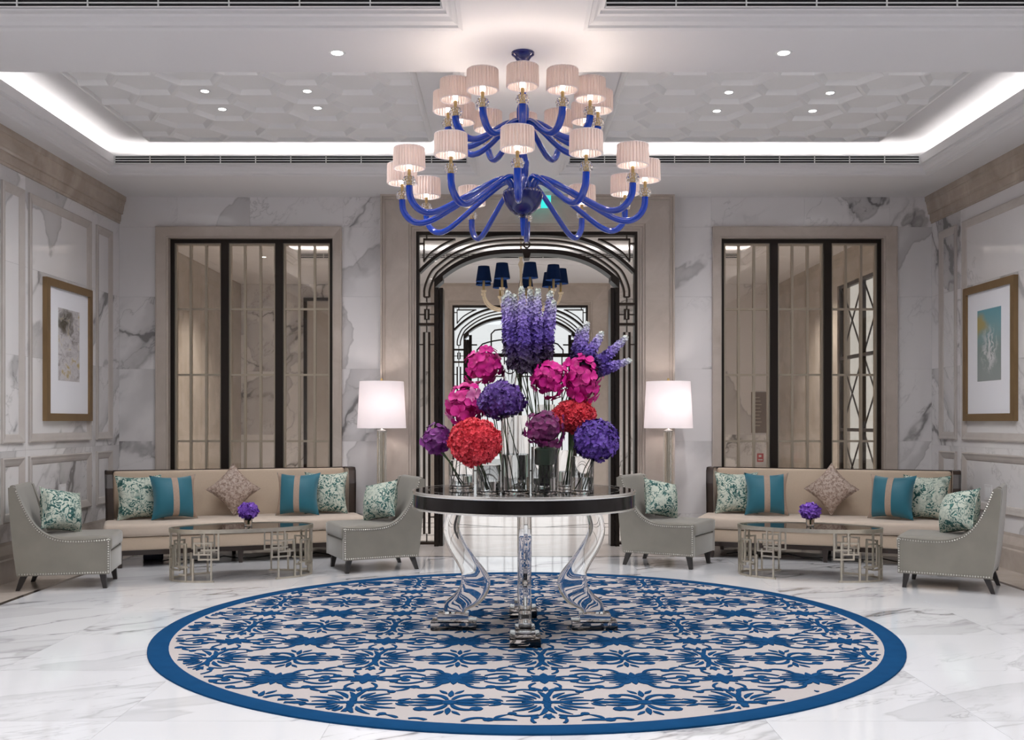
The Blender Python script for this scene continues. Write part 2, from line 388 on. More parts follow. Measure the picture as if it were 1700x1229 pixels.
# back wall: core with openings, slabs 2 cm proud
core = MB(); y0, y1 = YB+.02, YB+.22; ZT = ZU
core.box(XL-.2, WIN[0][0]-.05, y0, y1, 0, ZT).box(WIN[0][1]+.05, DOOR[0]-.06, y0, y1, 0, ZT).box(DOOR[1]+.06, WIN[1][0]-.05, y0, y1, 0, ZT).box(WIN[1][1]+.05, XR+.2, y0, y1, 0, ZT)
for a, b in WIN: core.box(a-.05, b+.05, y0, y1, 0, .30).box(a-.05, b+.05, y0, y1, 3.60, ZT)
core.box(DOOR[0]-.06, DOOR[1]+.06, y0, y1, DTOP+.04, ZT)
rows = [0, .38, 1.22, 2.06, 2.90, 3.712]; rects = []
for a, b in ((XL, WTRIM[0][0]), (WTRIM[0][1], DTRIM[0]), (DTRIM[1], WTRIM[1][0]), (WTRIM[1][1], XR)):
    for c, d in zip(rows, rows[1:]): rects.append((a, b, c, d))
for e in ([XL, -3.86, -3.02, -1.935, DTRIM[0]], [DTRIM[1], 2.345, 3.43, 4.42, XR]):
    for a, b in zip(e, e[1:]): rects.append((a, b, 3.712, ZS))
wb = slab_wall('wall_back', 'white marble slab wall with grey veins behind the sofas', lambda u, v, h: (u, YB+.02-.02*h, v), core, rects)
# side walls
yr = [3.2, 4.9, 6.6, 7.95, 9.06, 9.58, 11.12, YB]; zr = [.36, 1.18, 2.06, 2.90, 3.75]
rl = [(a, b, c, d) for a, b in zip(yr, yr[1:]) for c, d in zip(zr, zr[1:])]+[(YF, 3.2, .36, 3.75)]
wl = slab_wall('wall_left', 'white marble side wall with beige moulded panels behind the umber picture', lambda u, v, h: (XL-.02+.02*h, u, v), MB().box(XL-.22, XL-.02, YF-.2, YB+.02, 0, ZU), rl)
wr = slab_wall('wall_right', 'white marble side wall with beige moulded panels behind the teal picture', lambda u, v, h: (XR+.02-.02*h, u, v), MB().box(XR+.02, XR+.22, YF-.2, YB+.02, 0, ZU), rl)
wf = MB().box(XL, XR, YF-.2, YF, 0, ZU).build('wall_front', 'marble_wall', kind='structure', label='marble wall behind the viewer')
for w, X, sg in ((wl, XL, 1), (wr, XR, -1)):
    f = lambda u, v, h, X=X, sg=sg: (X+sg*h, u, v)
    for a, b in ((9.11, 9.53), (9.63, 11.05), (11.20, 11.64), (7.45, 8.95), (5.6, 7.3)):
        for z0, z1 in ((1.25, 3.61), (.53, 1.12)):
            pr = [(0,0),(0,.022),(-.012,.026),(-.035,.018),(-.055,.014),(-.075,.008),(-.085,0)]
            MB().sweep_rect(a, z0, b, z1, pr, f).build('panel_moulding', 'pale_marble', w)
    cr = [(0,3.75),(.012,3.75),(.012,3.775),(.022,3.78),(.026,3.855),(.046,3.86),(.046,3.885),(.052,3.90),(.060,3.96),(.070,3.985),(.070,4.0),(.080,4.005),(.084,4.06),(0,4.06)]
    MB().prism(cr, lambda u, v, h, X=X, sg=sg: (X+sg*u, h, v), YF, YB).build('crown_cornice', 'brown_marble', w)
    bs = [(0,0),(.035,0),(.035,.20),(.028,.215),(.028,.25),(.018,.29),(.008,.33),(.008,.36),(0,.36)]
    MB().prism(bs, lambda u, v, h, X=X, sg=sg: (X+sg*u, h, v), YF, YB).build('baseboard_left' if sg > 0 else 'baseboard_right', 'beige_marble', None, kind='structure', label='beige marble skirting along the %s wall' % ('left' if sg > 0 else 'right'))

# ceiling: upper slab, soffit plates, tray cornices
ce = MB().box(XL-.2, XR+.2, YF-.2, YB+.22, ZU, ZU+.15).build('ceiling', 'plaster', kind='structure', label='white plaster ceiling with lit coves and hexagon coffers')
TR = [(-4.16,-.44,7.76,10.75), (.62,4.32,7.76,10.75), (-4.16,-.44,1.6,6.70), (.62,4.32,1.6,6.70)]   # openings of the four trays
k = .13
for a, b, c, d in ((XL,XR,10.75+k,YB+.02), (XL,-4.16-k,1.6-k,10.75+k), (4.32+k,XR,1.6-k,10.75+k), (-4.16-k,4.32+k,6.70+k,7.76-k), (-.44+k,.62-k,7.76-k,10.75+k), (-.44+k,.62-k,1.6-k,6.70+k), (XL,XR,YF,1.6-k)):
    MB().box(a, b, c, d, ZS, ZS+.04).build('soffit', 'plaster', ce)
for t in TR:
    pr = [(0,4.25),(0,4.16),(.022,4.155),(.026,4.135),(.045,4.125),(.065,4.10),(.095,4.085),(.10,4.07),(k,ZS),(k,ZS+.04),(.03,4.17),(.03,4.25)]
    MB().sweep_rect(t[0], t[2], t[1], t[3], pr, xyz).build('tray_cornice', 'plaster', ce)
# cove LED strips lying behind the lips
def led(a, b, c, d, txt):
    t = thing('led_strip', txt, 'light strip', ((a+b)/2, (c+d)/2, 0), 0, 'cove light strips above the ceiling edge'); hx, hy = (b-a)/2, (d-c)/2
    MB().box(-hx, hx, -hy, hy, 4.125, 4.214).build('channel', 'white_metal', t); MB().box(-hx+.004, hx-.004, -hy+.004, hy-.004, 4.2145, 4.222).build('tape', 'led', t)
led(-4.26, -.60, 10.86, 10.90, 'cove light strip behind the far ceiling edge over the sofa at the left'); led(.80, 4.42, 10.86, 10.90, 'cove light strip behind the far ceiling edge over the sofa at the right')
led(-4.29, -4.26, 7.8, 10.84, 'cove light strip along the left wall side of the far ceiling tray'); led(4.42, 4.45, 7.8, 10.84, 'cove light strip along the right wall side of the far ceiling tray')
led(-4.29, -4.26, 1.7, 6.6, 'cove light strip along the left wall side of the near ceiling tray'); led(4.42, 4.45, 1.7, 6.6, 'cove light strip along the right wall side of the near ceiling tray')
led(-4.0, -.60, 6.80, 6.83, 'cove light strip above the cross beam in the near left tray'); led(.80, 4.1, 6.80, 6.83, 'cove light strip above the cross beam in the near right tray')

# linear air vents in the lips of the trays
def vent(x0, x1, Y, label, step):
    t = thing('ceiling_vent', label, 'vent', ((x0+x1)/2, Y, 4.162), 0, 'slotted air vents in the ceiling edge'); h = (x1-x0)/2
    MB().box(-h, h, -.006, -.001, 0, .082).build('backing', 'vent_dark', t)
    for z in (0, .0265, .053, .0775): MB().box(-h, h, -.016, -.006, z, z+.0075).build('slat', 'white_metal', t)
    n = int((x1-x0)/step)
    for i in range(n+1): MB().box(-h+i*2*h/n-.004, -h+i*2*h/n+.004, -.017, -.006, .001, .081).build('divider', 'white_metal', t)
vent(-4.15, -.45, 10.75, 'slotted white air vent over the sofa at the left, below the far cove light', .36)
vent(.63, 4.31, 10.75, 'slotted white air vent over the sofa at the right, below the far cove light', .36)
vent(-4.15, -.45, 6.70, 'slotted air vent at the top left edge of the view, on the cross beam', .44)
vent(.63, 4.31, 6.70, 'slotted air vent at the top right edge of the view, on the cross beam', .44)
# hexagon coffers
s3 = .297; rh = s3*math.sqrt(3)
def hex_bm(dz):
    bm = bmesh.new(); rings = [(s3, -.042), (s3-.018, -.042), (s3-.021, -.039), (s3-.055, dz)]; V = []
    for r, z in rings: V.append([bm.verts.new((r*cos(PI/3*i), r*sin(PI/3*i), z)) for i in range(6)])
    for a, b in zip(V, V[1:]):
        for i in range(6): bm.faces.new((a[i], b[i], b[(i+1) % 6], a[(i+1) % 6]))
    bm.faces.new(V[-1][::-1]); return bm
for (px0, px1, cx, side) in ((-3.68, -.83, -2.67, 'left'), (.98, 3.78, 1.94, 'right')):
    py0, py1 = 7.95, 10.46
    pn = MB(); pn.sweep_rect(px0, py0, px1, py1, [(0,ZU),(0,ZU-.04),(.012,ZU-.046),(.03,ZU-.036),(.045,ZU-.02),(.05,ZU)], xyz)
    panel = pn.build('coffer_frame', 'hex_plaster', ce)
    shared = {}
    for i in range(-4, 9):
        X = cx+i*1.5*s3
        for j in range(-6, 6):
            Y = 8.99+(j+(.5 if i % 2 else 0))*rh
            if X+s3 < px0+.02 or X-s3 > px1-.02 or Y+rh/2 < py0+.02 or Y-rh/2 > py1-.02: continue
            ins = X-s3 > px0 and X+s3 < px1 and Y-rh/2 > py0 and Y+rh/2 < py1
            dz = -.003
            if ins and dz in shared: me = shared[dz]
            else:
                bm = hex_bm(dz)
                if not ins:
                    for co, no in (((px0-X,0,0),(-1,0,0)), ((px1-X,0,0),(1,0,0)), ((0,py0-Y,0),(0,-1,0)), ((0,py1-Y,0),(0,1,0))):
                        bmesh.ops.bisect_plane(bm, geom=bm.verts[:]+bm.edges[:]+bm.faces[:], plane_co=co, plane_no=no, clear_outer=True)
                me = bpy.data.meshes.new('hexagon_coffer'); bm.to_mesh(me); bm.free(); me.materials.append(M['hex_plaster'])
                if not me.polygons: continue
                if ins: shared[dz] = me
            obj('hexagon_coffer', me, ce, (X, Y, ZU))
# downlights
def downlight(X, Y, z, label, energy=0, size=100, grp='recessed ceiling downlights', r=.038, blend=.7, tilt=(0,0)):
    t = thing('downlight', label, 'light', (X, Y, z), 0, grp)
    MB().lathe([(r*.86,-.002),(r*1.25,-.004),(r*1.3,0),(r*.86,0)], 20, cap=False).build('trim_ring', 'white_metal', t)
    MB().lathe([(0,-.0035),(r*.87,-.0035),(r*.87,0),(0,0)], 20, cap=False).build('lens', 'lens', t)
    if energy:
        l = light('downlight_beam', 'SPOT', (0,0,-.02), energy, CC, t, spot_size=math.radians(size), spot_blend=blend, shadow_soft_size=.03)
        l.rotation_euler = (tilt[0], tilt[1], 0)
for x, y, w in ((340,151,'far left of the left coffer'), (510,151,'far right of the left coffer'), (369,181,'near the back left of the left coffer'), (527,179,'near the back right of the left coffer'),
             (1210,153,'far left of the right coffer'), (1378,154,'far right of the right coffer'), (1190,184,'near the back left of the right coffer'), (1349,184,'near the back right of the right coffer')):
    Y = F*(ZU-.003-CH)/(VY-y); downlight((x-VX)*Y/F, Y, ZU-.004, 'small round downlight in a hexagon, '+w, W_SPOT, 150, blend=1)
downlight(-1.22, 7.23, ZS, 'round downlight on the cross beam left of the cobalt chandelier', W_SPOT*1.2, 150, r=.046, blend=1)
downlight(1.94, 7.23, ZS, 'round downlight on the cross beam right of the cobalt chandelier', W_SPOT*1.2, 150, r=.046, blend=1)
for i, X in enumerate((-3.1, -1.6, 1.7, 3.2)):
    for j, Y in enumerate((3.0, 5.2)):
        downlight(X, Y, ZU-.001, 'round downlight above the viewer, %s, %s row' % (('outermost left', 'inner left', 'inner right', 'outermost right')[i], ('near', 'far')[j]), W_FRONT, 150, 'downlights of the near ceiling trays')

# ------------------------------------------------------------------ marble surrounds, windows, portal
def rect_frame(m, x0, x1, z0, z1, w, y0, y1):          # four bars
    return m.box(x0, x0+w, y0, y1, z0, z1).box(x1-w, x1, y0, y1, z0, z1).box(x0+w, x1-w, y0, y1, z1-w, z1).box(x0+w, x1-w, y0, y1, z0, z0+w)
def surround(name, x0, x1, ztop, ix0, ix1, itop, Y, label, steps):
    # three-sided stepped surround: prism in XZ with steps; steps: (fraction from outer edge, projection)
    root = struct(name, label)
    for k, (q, pj) in enumerate(steps):
        qn = steps[k+1][0] if k+1 < len(steps) else 1.0
        L0 = x0+(ix0-x0)*q; L1 = x0+(ix0-x0)*qn; R0 = x1+(ix1-x1)*q; R1 = x1+(ix1-x1)*qn; T0 = ztop+(itop-ztop)*q; T1 = ztop+(itop-ztop)*qn
        nm = 'architrave' if (qn-q) > .4 else 'fillet'
        yb = Y+.24 if k == len(steps)-1 else Y
        MB().prism([(L0,0),(L1,0),(L1,T1),(L0,T0)], xzy, Y-pj, yb).build(nm, 'beige_marble', root)
        MB().prism([(R0,0),(R1,0),(R1,T1),(R0,T0)], xzy, Y-pj, yb).build(nm, 'beige_marble', root)
        MB().prism([(L0,T0),(L1,T1),(R1,T1),(R0,T0)], xzy, Y-pj, yb).build(nm, 'beige_marble', root)
    return root
DST = [(0,.15),(.045,.11),(.12,.09),(.80,.07),(.87,.04),(.94,.02)]
surround('trim_1', DTRIM[0], DTRIM[1], ZS, DOOR[0], DOOR[1], DTOP, YB, 'tall beige marble surround of the arched portal', DST)
for i, ((a, b), (c, d)) in enumerate(zip(WTRIM, WIN)):
    surround('trim_%d' % (i+2), a, b, 3.712, c, d, 3.579, YB, 'beige marble surround of the %s lattice window' % ('left', 'right')[i], [(0,.05),(.08,.045),(.85,.03)])
def window(idx, x0, x1, label):
    root = struct('window_%d' % idx, label, (0, YB+.10, 0)); z0, z1 = .30, 3.579; W = x1-x0
    m = MB(); rect_frame(m, x0, x1, z0, z1, .045, -.05, .05)
    pw = (W-.09-2*.09)/3; e = [x0+.045+k*(pw+.09) for k in range(3)]
    for k in (0, 1): m.box(e[k]+pw, e[k]+pw+.09, -.06, .06, z0+.045, z1-.045)
    m.build('casing', 'dark_bronze', root)
    zb = [z0+.045, 1.219, 1.996, 2.766, z1-.045]; cw = pw/3
    pm = {}
    for k in range(3):
        a = e[k]; b = MB(); rect_frame(b, a, a+pw, zb[0], zb[-1], .022, -.028, .028)
        for q in (1, 2): b.box(a+q*cw-.013, a+q*cw+.013, -.024, .024, zb[0]+.022, zb[-1]-.022)
        for z in zb[1:-1]: b.box(a+.022, a+pw-.022, -.021, .021, z-.012, z+.012)
        b.build('muntin_grid', 'muntin_bronze', root)
        for q in range(3):
            for r in range(4):
                g0 = zb[r]+(.022 if r == 0 else .012); g1 = zb[r+1]-(.022 if r == 3 else .012); key = r
                if key not in pm: pm[key] = MB().frust((-cw/2+.014,cw/2-.014,-.006,.006,g0-g0), (-cw/2+.014,cw/2-.014,-.006,.006,g1-g0)).mesh('pane', 'pane_bronze')
                obj('pane', pm[key], root, (a+(q+.5)*cw, 0, g0))
window(1, *WIN[0], 'tall three-leaf bronze lattice window behind the sofa at the left'); window(2, *WIN[1], 'tall three-leaf bronze lattice window behind the sofa at the right')

def chaikin(p, n=2):
    for _ in range(n):
        q = [p[0]]
        for a, b in zip(p, p[1:]): q += [(a[0]*.75+b[0]*.25, a[1]*.75+b[1]*.25), (a[0]*.25+b[0]*.75, a[1]*.25+b[1]*.75)]
        p = q+[p[-1]]
    return p
def portal(name, label, loc):
    root = struct(name, label, loc); HW = (DOOR[1]-DOOR[0])/2; T = DTOP        # local: x about the axis, y 0 front
    m = MB(); fw = .034
    m.box(-HW, -HW+fw, 0, .16, 0, T).box(HW-fw, HW, 0, .16, 0, T).box(-HW+fw, HW-fw, 0, .16, T-.04, T)
    m.build('outer_frame', 'dark_bronze', root)
    xi = 1.075; xo = HW-fw                                                     # lattice strip between xi and xo
    zs = lambda z0, c, x: z0-c*abs(x)**3
    zi = 3.455                                                                 # top edge of the thick inner arch
    arch = [(-xi+.0, zs(zi, .2855, xi))]+[(x/20*xi, zs(zi, .2855, x/20*xi)) for x in range(-19, 20)]+[(xi, zs(zi, .2855, xi))]
    low = [(-.975+x/20*.975, zs(zi-.052, .2855, -.975+x/20*.975)) for x in range(41)]
    MB().prism(arch+[(xi, arch[-1][1]-.10), (.975, low[-1][1]-.05)]+low[::-1]+[(-.975, low[0][1]-.05), (-xi, arch[0][1]-.10)], xzy, -.01, .24).build('arch_band', 'dark_bronze', root)
    for s in (-1, 1):
        zt = zs(zi, .2855, xi)-.095
        MB().box(min(s*(xi-.05), s*xi), max(s*(xi-.05), s*xi), -.01, .24, 0, zt).box(min(s*(xi-.1), s*(xi-.055)), max(s*(xi-.1), s*(xi-.055)), .02, .30, 0, zt-.0).build('jamb_post', 'dark_bronze', root)
    # arcs
    oa = [(x/24*xo, zs(3.632, .225, x/24*xo)) for x in range(-24, 25)]
    MB().ribbon(oa, .036, xzy, .0, .14).build('arch_rib', 'dark_bronze', root)
    b = MB(); bw = .021
    for x1, z0, c in ((1.195, 3.566, .265), (1.135, 3.511, .286)):
        ps = [(-x1, 2.90), (-x1, zs(z0, c, x1)-.10)]+[(-x1*t/16, zs(z0, c, x1*t/16)) for t in range(15, -16, -1)]+[(x1, zs(z0, c, x1)-.10), (x1, 2.90)]
        b.ribbon(chaikin(ps, 2), bw, xzy, .02, .09)
    for s in (-1, 1):
        mid = s*1.165
        b.box(min(s*1.195, s*1.135), max(s*1.195, s*1.135), .02, .09, 2.892, 2.907).box(mid-.006, mid+.006, .02, .09, 2.84, 2.892)
        # corner fret
        b.ribbon([(s*1.197, 3.31), (s*1.197, 3.572), (s*.83, 3.572)], bw*.85, xzy, .02, .09)
        b.ribbon(chaikin([(s*1.193, 3.325), (s*1.105, 3.434), (s*.951, 3.527), (s*.85, 3.572)], 2), bw*.85, xzy, .02, .09)
        b.box(s*1.165-.007, s*1.165+.007, .02, .09, 3.575, T-.04)
        b.box(min(s*1.197, s*(HW-fw)), max(s*1.197, s*(HW-fw)), .02, .09, 3.515, 3.529)
        xa, xb = sorted((s*xi, s*xo)); w = xb-xa
        # strip rails and nested fretwork
        for z in (2.80, 2.565, .02): b.box(xa, xb, .0, .12, z, z+.03)
        c0, c1 = xa+.068, xb-.068
        b.ribbon([(c0,2.64),(c1,2.64),(c1,2.755),(c0,2.755)], bw*.85, xzy, .02, .09, True)
        b.box(mid-.006, mid+.006, .02, .09, 2.595, 2.64).box(mid-.006, mid+.006, .02, .09, 2.755, 2.80).box(xa, c0, .02, .09, 2.69, 2.702).box(c1, xb, .02, .09, 2.69, 2.702)
        b.ribbon([(mid-.030,.14),(mid+.030,.14),(mid+.030,2.49),(mid-.030,2.49)], bw*.9, xzy, .02, .09, True)
        b.box(mid-.006, mid+.006, .02, .09, .05, .14).box(mid-.006, mid+.006, .02, .09, 2.49, 2.565)
        for z in (2.34, .33): b.box(xa, mid-.03, .02, .09, z, z+.012).box(mid+.03, xb, .02, .09, z, z+.012)
        MB().box(xa, xb, .05, .058, .05, 2.565).build('pane', 'pane_clear', root); MB().box(xa, xb, .05, .058, 2.595, 2.80).build('pane', 'pane_clear', root)
    b.build('fretwork', 'lattice_bronze', root)
    pz = [(-xo, 2.83)]+[(-xo, T-.04), (xo, T-.04), (xo, 2.83), (xi, 2.83)]+arch[::-1]+[(-xi, 2.83)]
    MB().prism(pz, xzy, .05, .056).build('pane', 'pane_clear', root)
    MB().lathe([(.030,-.025),(.044,-.025),(.044,.025),(.030,.025),(.030,-.025)], 24, cap=False).build('ring_boss', 'lattice_bronze', root, loc=(0,.05,3.512), rot=(PI/2,0,0))
    MB().prism([(-.05,3.42),(.05,3.42),(.03,3.345),(-.03,3.345)], xzy, -.02, .2).build('keystone', 'dark_bronze', root)
    return root
d1 = portal('door_1', 'dark bronze arched portal with fretwork strips in the marble surround', (AX, YB-.02, 0))

# ------------------------------------------------------------------ vestibule beyond the portal
Y0, Y1 = YB+.22, VYB
vf = MB().box(VXL, VXR, Y0+.02, VYB+.3, -.15, 0).build('floor_vestibule', 'pale_marble', kind='structure', label='polished beige marble floor of the room beyond the portal')
for a, b in ((13.0,13.05), (14.0,14.04), (17.2,17.24), (18.6,18.65)): MB().box(VXL, VXR, a, b, -.001, .0015).build('inlay_strip', 'black_strip', vf)
for s in (-1, 1):
    MB().ribbon([(AX+s*.3, 14.04), (AX+s*3.2, 15.6), (AX+s*.3, 17.2)], .05, xyz, -.001, .0015).build('inlay_strip', 'black_strip', vf)
MB().box(VXL-.2, VXL, Y0, VYB+.2, 0, ZU).build('wall_vestibule_left', 'vestibule_marble', kind='structure', label='beige marble wall seen through the left lattice window')
wv = MB(); wv.box(VXR, VXR+.2, Y0, 13.9, 0, ZU).box(VXR, VXR+.2, 15.9, VYB+.2, 0, ZU).box(VXR, VXR+.2, 13.9, 15.9, 3.55, ZU).box(VXR, VXR+.2, 13.9, 15.9, 0, .2)
wv.build('wall_vestibule_right', 'vestibule_marble', kind='structure', label='beige marble wall with a daylight window, seen through the right lattice window')
core = MB(); core.box(VXL, AX+DOOR[0]-.26, VYB+.02, VYB+.22, 0, ZU).box(AX*0+DOOR[1]+.06, VXR, VYB+.02, VYB+.22, 0, ZU).box(DOOR[0]-.06, DOOR[1]+.06, VYB+.02, VYB+.22, DTOP+.04, ZU)
rv = [(a, b, c, d) for a, b in ((VXL,-3.3), (-3.3,DTRIM[0]), (DTRIM[1],3.6), (3.6,VXR)) for c, d in zip([0,1.2,2.4,4.06], [1.2,2.4,4.06])]
slab_wall('wall_vestibule_back', 'veined marble wall at the far end of the vestibule', lambda u, v, h: (u, VYB+.02-.02*h, v), core, rv)
surround('trim_4', DTRIM[0], DTRIM[1], ZS, DOOR[0], DOOR[1], DTOP, VYB, 'beige marble surround of the far portal in the vestibule', DST)
d2 = copy_tree(d1); d2.name = 'door_2'; d2['label'] = 'second dark bronze arched portal at the far end, glazed with fretwork'; d2.location = (AX, VYB-.02, 0)
m = MB(); zt = 2.68
m.box(-.975, .975, .10, .16, zt, zt+.07).box(-.035, .035, .10, .16, .0, zt).box(-.975, -.92, .10, .16, 0, 3.1).box(.92, .975, .10, .16, 0, 3.1)
for z0, x1 in ((3.22, .55), (3.02, .82)): m.ribbon([(-x1, zt+.07), (-x1, z0-.28*x1**3-.05)]+[(x1*t/8, z0-.25*abs(x1*t/8)**3) for t in range(-7, 8)]+[(x1, z0-.28*x1**3-.05), (x1, zt+.07)], .025, xzy, .11, .15)
for x in (-.3, .3): m.box(x-.012, x+.012, .11, .15, 3.21, 3.42)
m.box(-.92, -.82, .11, .15, 2.9, 2.925).box(.82, .92, .11, .15, 2.9, 2.925)
for s in (-1, 1):
    for x in (.14, .30, .62, .80): m.box(s*x-.011, s*x+.011, .11, .15, .05, zt)
    for z in (.5, 1.25, 2.3): m.box(min(s*.035,s*.92), max(s*.035,s*.92), .11, .15, z, z+.022)
m.build('door_grille', 'dark_bronze', d2)
MB().box(-.95, .95, .125, .133, .0, 3.3).build('pane', 'pane_clear', d2)
# vestibule ceiling with a lit tray
ve = MB().box(VXL-.2, VXR+.2, YB+.22, VYB+.3, ZU, ZU+.15).build('ceiling_vestibule', 'plaster', kind='structure', label='white plaster ceiling with a lit cove beyond the portal')
t = (-3.53, 3.85, 13.4, 17.0)
for a, b, c, d in ((VXL,VXR,t[3]+k,VYB+.02), (VXL,t[0]-k,t[2]-k,t[3]+k), (t[1]+k,VXR,t[2]-k,t[3]+k), (VXL,VXR,YB+.22,t[2]-k)): MB().box(a, b, c, d, ZS, ZS+.04).build('soffit', 'plaster', ve)
MB().sweep_rect(t[0], t[2], t[1], t[3], [(0,4.25),(0,4.16),(.022,4.155),(.026,4.135),(.045,4.125),(.065,4.10),(.095,4.085),(.10,4.07),(k,ZS),(k,ZS+.04),(.03,4.17),(.03,4.25)], xyz).build('tray_cornice', 'plaster', ve)
vent(-3.5, 3.8, 17.0, 'slotted air vent in the vestibule ceiling, seen through the portal arch', .4)
for a, b, c, d, q in ((t[0]-.1, t[1]+.1, 17.10, 17.14, 'far'), (t[0]-.1, t[1]+.1, 13.26, 13.30, 'near'), (t[0]-.14, t[0]-.11, 13.4, 17, 'left'), (t[1]+.11, t[1]+.14, 13.4, 17, 'right')): led(a, b, c, d, 'cove light strip along the %s side of the vestibule tray' % q)
for i, X in enumerate((-3.9, -1.6, 2.0, 4.2)):
    for j, Y in enumerate((13.9, 16.2)): downlight(X, Y, (ZS if abs(X) > 3.8 else ZU-.001), 'round downlight in the ceiling beyond the portal, %s, %s row' % (('outermost left', 'inner left', 'inner right', 'outermost right')[i], ('near', 'far')[j]), W_VEST, 110, 'downlights of the vestibule')
# daylight window with crossed bars in the vestibule side wall
r = struct('window_3', 'bright daylight window with crossed bars beyond the right lattice window', (VXR+.06, 14.9, 0)); m = MB()
for y in (-1.0, -.03, .94): m.box(-.03, .03, y, y+.06, .2, 3.55)
for z in (.2, 1.30, 2.40, 3.50): m.box(-.03, .03, -.94, .94, z, z+.05)
for z0, z1 in ((.25,1.30), (1.35,2.40), (2.45,3.50)):
    for y0, y1 in ((-.94,-.03), (.03,.94)): m.tube([(0,y0,z0),(0,y1,z1)], .013, 4); m.tube([(0,y1,z0),(0,y0,z1)], .013, 4)
m.build('bar_frame', 'dark_bronze', r); MB().box(-.004, .004, -.94, .94, .25, 3.5).build('pane', 'pane_clear', r)
MB().box(-14, 14, VYB+.3, 40, -.2, -.02).build('ground', 'paving', kind='structure', label='pale paving outside the far portal')
MB().box(VXR+.21, 14, 9, VYB+.3, -.2, -.02).build('ground_side', 'paving', kind='structure', label='pale paving outside the vestibule window')
# dark doorway seen through the left window, notice and red sign seen through the right one
r = struct('door_3', 'pale door in a dark frame at the far wall of the vestibule', (0, VYB-.005, 0)); p = at(505, 495, VYB); q = at(600, 700, VYB)
m = MB(); m.box(p.x, p.x+.06, -.06, 0, 0, p.z).box(-2.55, -2.49, -.06, 0, 0, p.z).box(p.x+.06, -2.55, -.06, 0, p.z-.06, p.z); m.build('door_frame', 'dark_bronze', r)
MB().box(p.x+.06, -2.55, -.02, 0, 0, p.z-.06).build('door_leaf', 'pale_marble', r)
a, b = at(1247, 651, VYB), at(1272, 719, VYB)
t_ = thing('wall_notice', 'brown notice board with pale lettering beyond the right lattice window', 'sign', ((a.x+b.x)/2, VYB-.012, (a.z+b.z)/2))
hw, hh = abs(b.x-a.x)/2, abs(a.z-b.z)/2; MB().box(-hw, hw, 0, .012, -hh, hh).build('board', 'notice_brown', t_)
m = MB()
for i in range(9): m.box(-hw*.55, hw*(.1+.35*((i*7) % 5)/5), -.002, 0, hh*.7-i*hh*.17, hh*.7-i*hh*.17+.018)
m.build('lettering', 'notice_line', t_)
a = at(1262, 760, VYB); t_ = thing('fire_sign', 'small red square sign low on the far vestibule wall', 'sign', (a.x, VYB-.012, a.z)); MB().box(-.06, .06, 0, .012, -.08, .08).build('plate', 'sign_red', t_)
MB().box(-.03, .02, -.002, 0, .01, .05).box(-.04, .04, -.002, 0, -.05, -.03).build('symbol', 'outlet_white', t_)

# ------------------------------------------------------------------ rug
RX, RY, RR = .107, 7.23, 2.52
rug = thing('round_rug', 'large round rug with blue scroll pattern and blue border under the pedestal table', 'rug', (RX, RY, 0))
MB().lathe([(0,0),(RR-.13,0),(RR-.13,.010),(0,.010)], 128, cap=False).build('field', 'rug_field', rug)
MB().lathe([(RR-.13,0),(RR,0),(RR,.009),(RR-.006,.013),(RR-.124,.013),(RR-.13,.010),(RR-.13,0)], 128, cap=False).build('border', 'rug_border', rug, smooth=40)
pat = MB(); RL = RR-.155
def leafp(m, x, y, a, L, w, bend=0, tail=.35):
    n = 7; pts = []; ws = []; px, py, q = x, y, a
    for i in range(n):
        t = i/(n-1); pts.append((px, py)); ws.append(max(.003, w*(sin(PI*min(1, t**.75))**.8)*(1 if t > .3 else .55+1.5*t)))
        q = a+bend*t; px += cos(q)*L/(n-1); py += sin(q)*L/(n-1)
    put(m, pts, ws)
def curl(m, x, y, a, L, w, turn, knob=True):
    n = 13; pts = []; ws = []; q = a; px, py = x, y
    for i in range(n):
        t = i/(n-1); pts.append((px, py)); ws.append(w*(.35+.65*sin(PI*min(1, .15+t*.8)))); q = a+turn*t**1.6
        px += cos(q)*L/(n-1); py += sin(q)*L/(n-1)
    put(m, pts, ws)
    if knob: blob(m, pts[-1][0], pts[-1][1], w*.95)
def blob(m, x, y, r, ry=None):
    if math.hypot(x, y) > RL: return
    m.prism([(x+r*cos(2*PI*i/8), y+(ry or r)*sin(2*PI*i/8)) for i in range(8)], xyz, .009, .0135+random.random()*.0015)
def put(m, pts, ws):
    keep = [i for i, p in enumerate(pts) if math.hypot(*p) < RL]
    if len(keep) < 3: return
    i0, i1 = keep[0], keep[-1]
    m.ribbon(pts[i0:i1+1], [.8*q for q in ws[i0:i1+1]], xyz, .009, .0135+random.random()*.0015)
def mot_a(m, x, y):                                     # big leafy medallion
    for k in range(20):
        a = 2*PI*(k+.5)/20; L = (.165, .125)[k % 2]*(1.12 if abs(cos(a)) > .8 else 1.0); s = 1 if cos(a)*sin(a) > 0 else -1
        leafp(m, x+.075*cos(a), y+.085*sin(a), a+s*.22, L, .036, -s*.75)
    for q in range(4): leafp(m, x, y, q*PI/2, .13, .05)
    for s in (-1, 1):
        a = PI if s < 0 else 0
        leafp(m, x+s*.235, y, a, .11, .055); leafp(m, x+s*.225, y+.02, a+s*.75, .085, .034, -s*.5); leafp(m, x+s*.225, y-.02, a-s*.75, .085, .034, s*.5)
        for v in (1, -1): curl(m, x+s*.05, y+v*.225, a+s*v*.45, .15, .024, -s*v*1.8)
    for v in (1, -1): leafp(m, x-.015, y+v*.21, v*PI/2+.6, .08, .038); leafp(m, x+.015, y+v*.21, v*PI/2-.6, .08, .038); leafp(m, x, y+v*.215, v*PI/2, .085, .042)
    blob(m, x, y, .035)
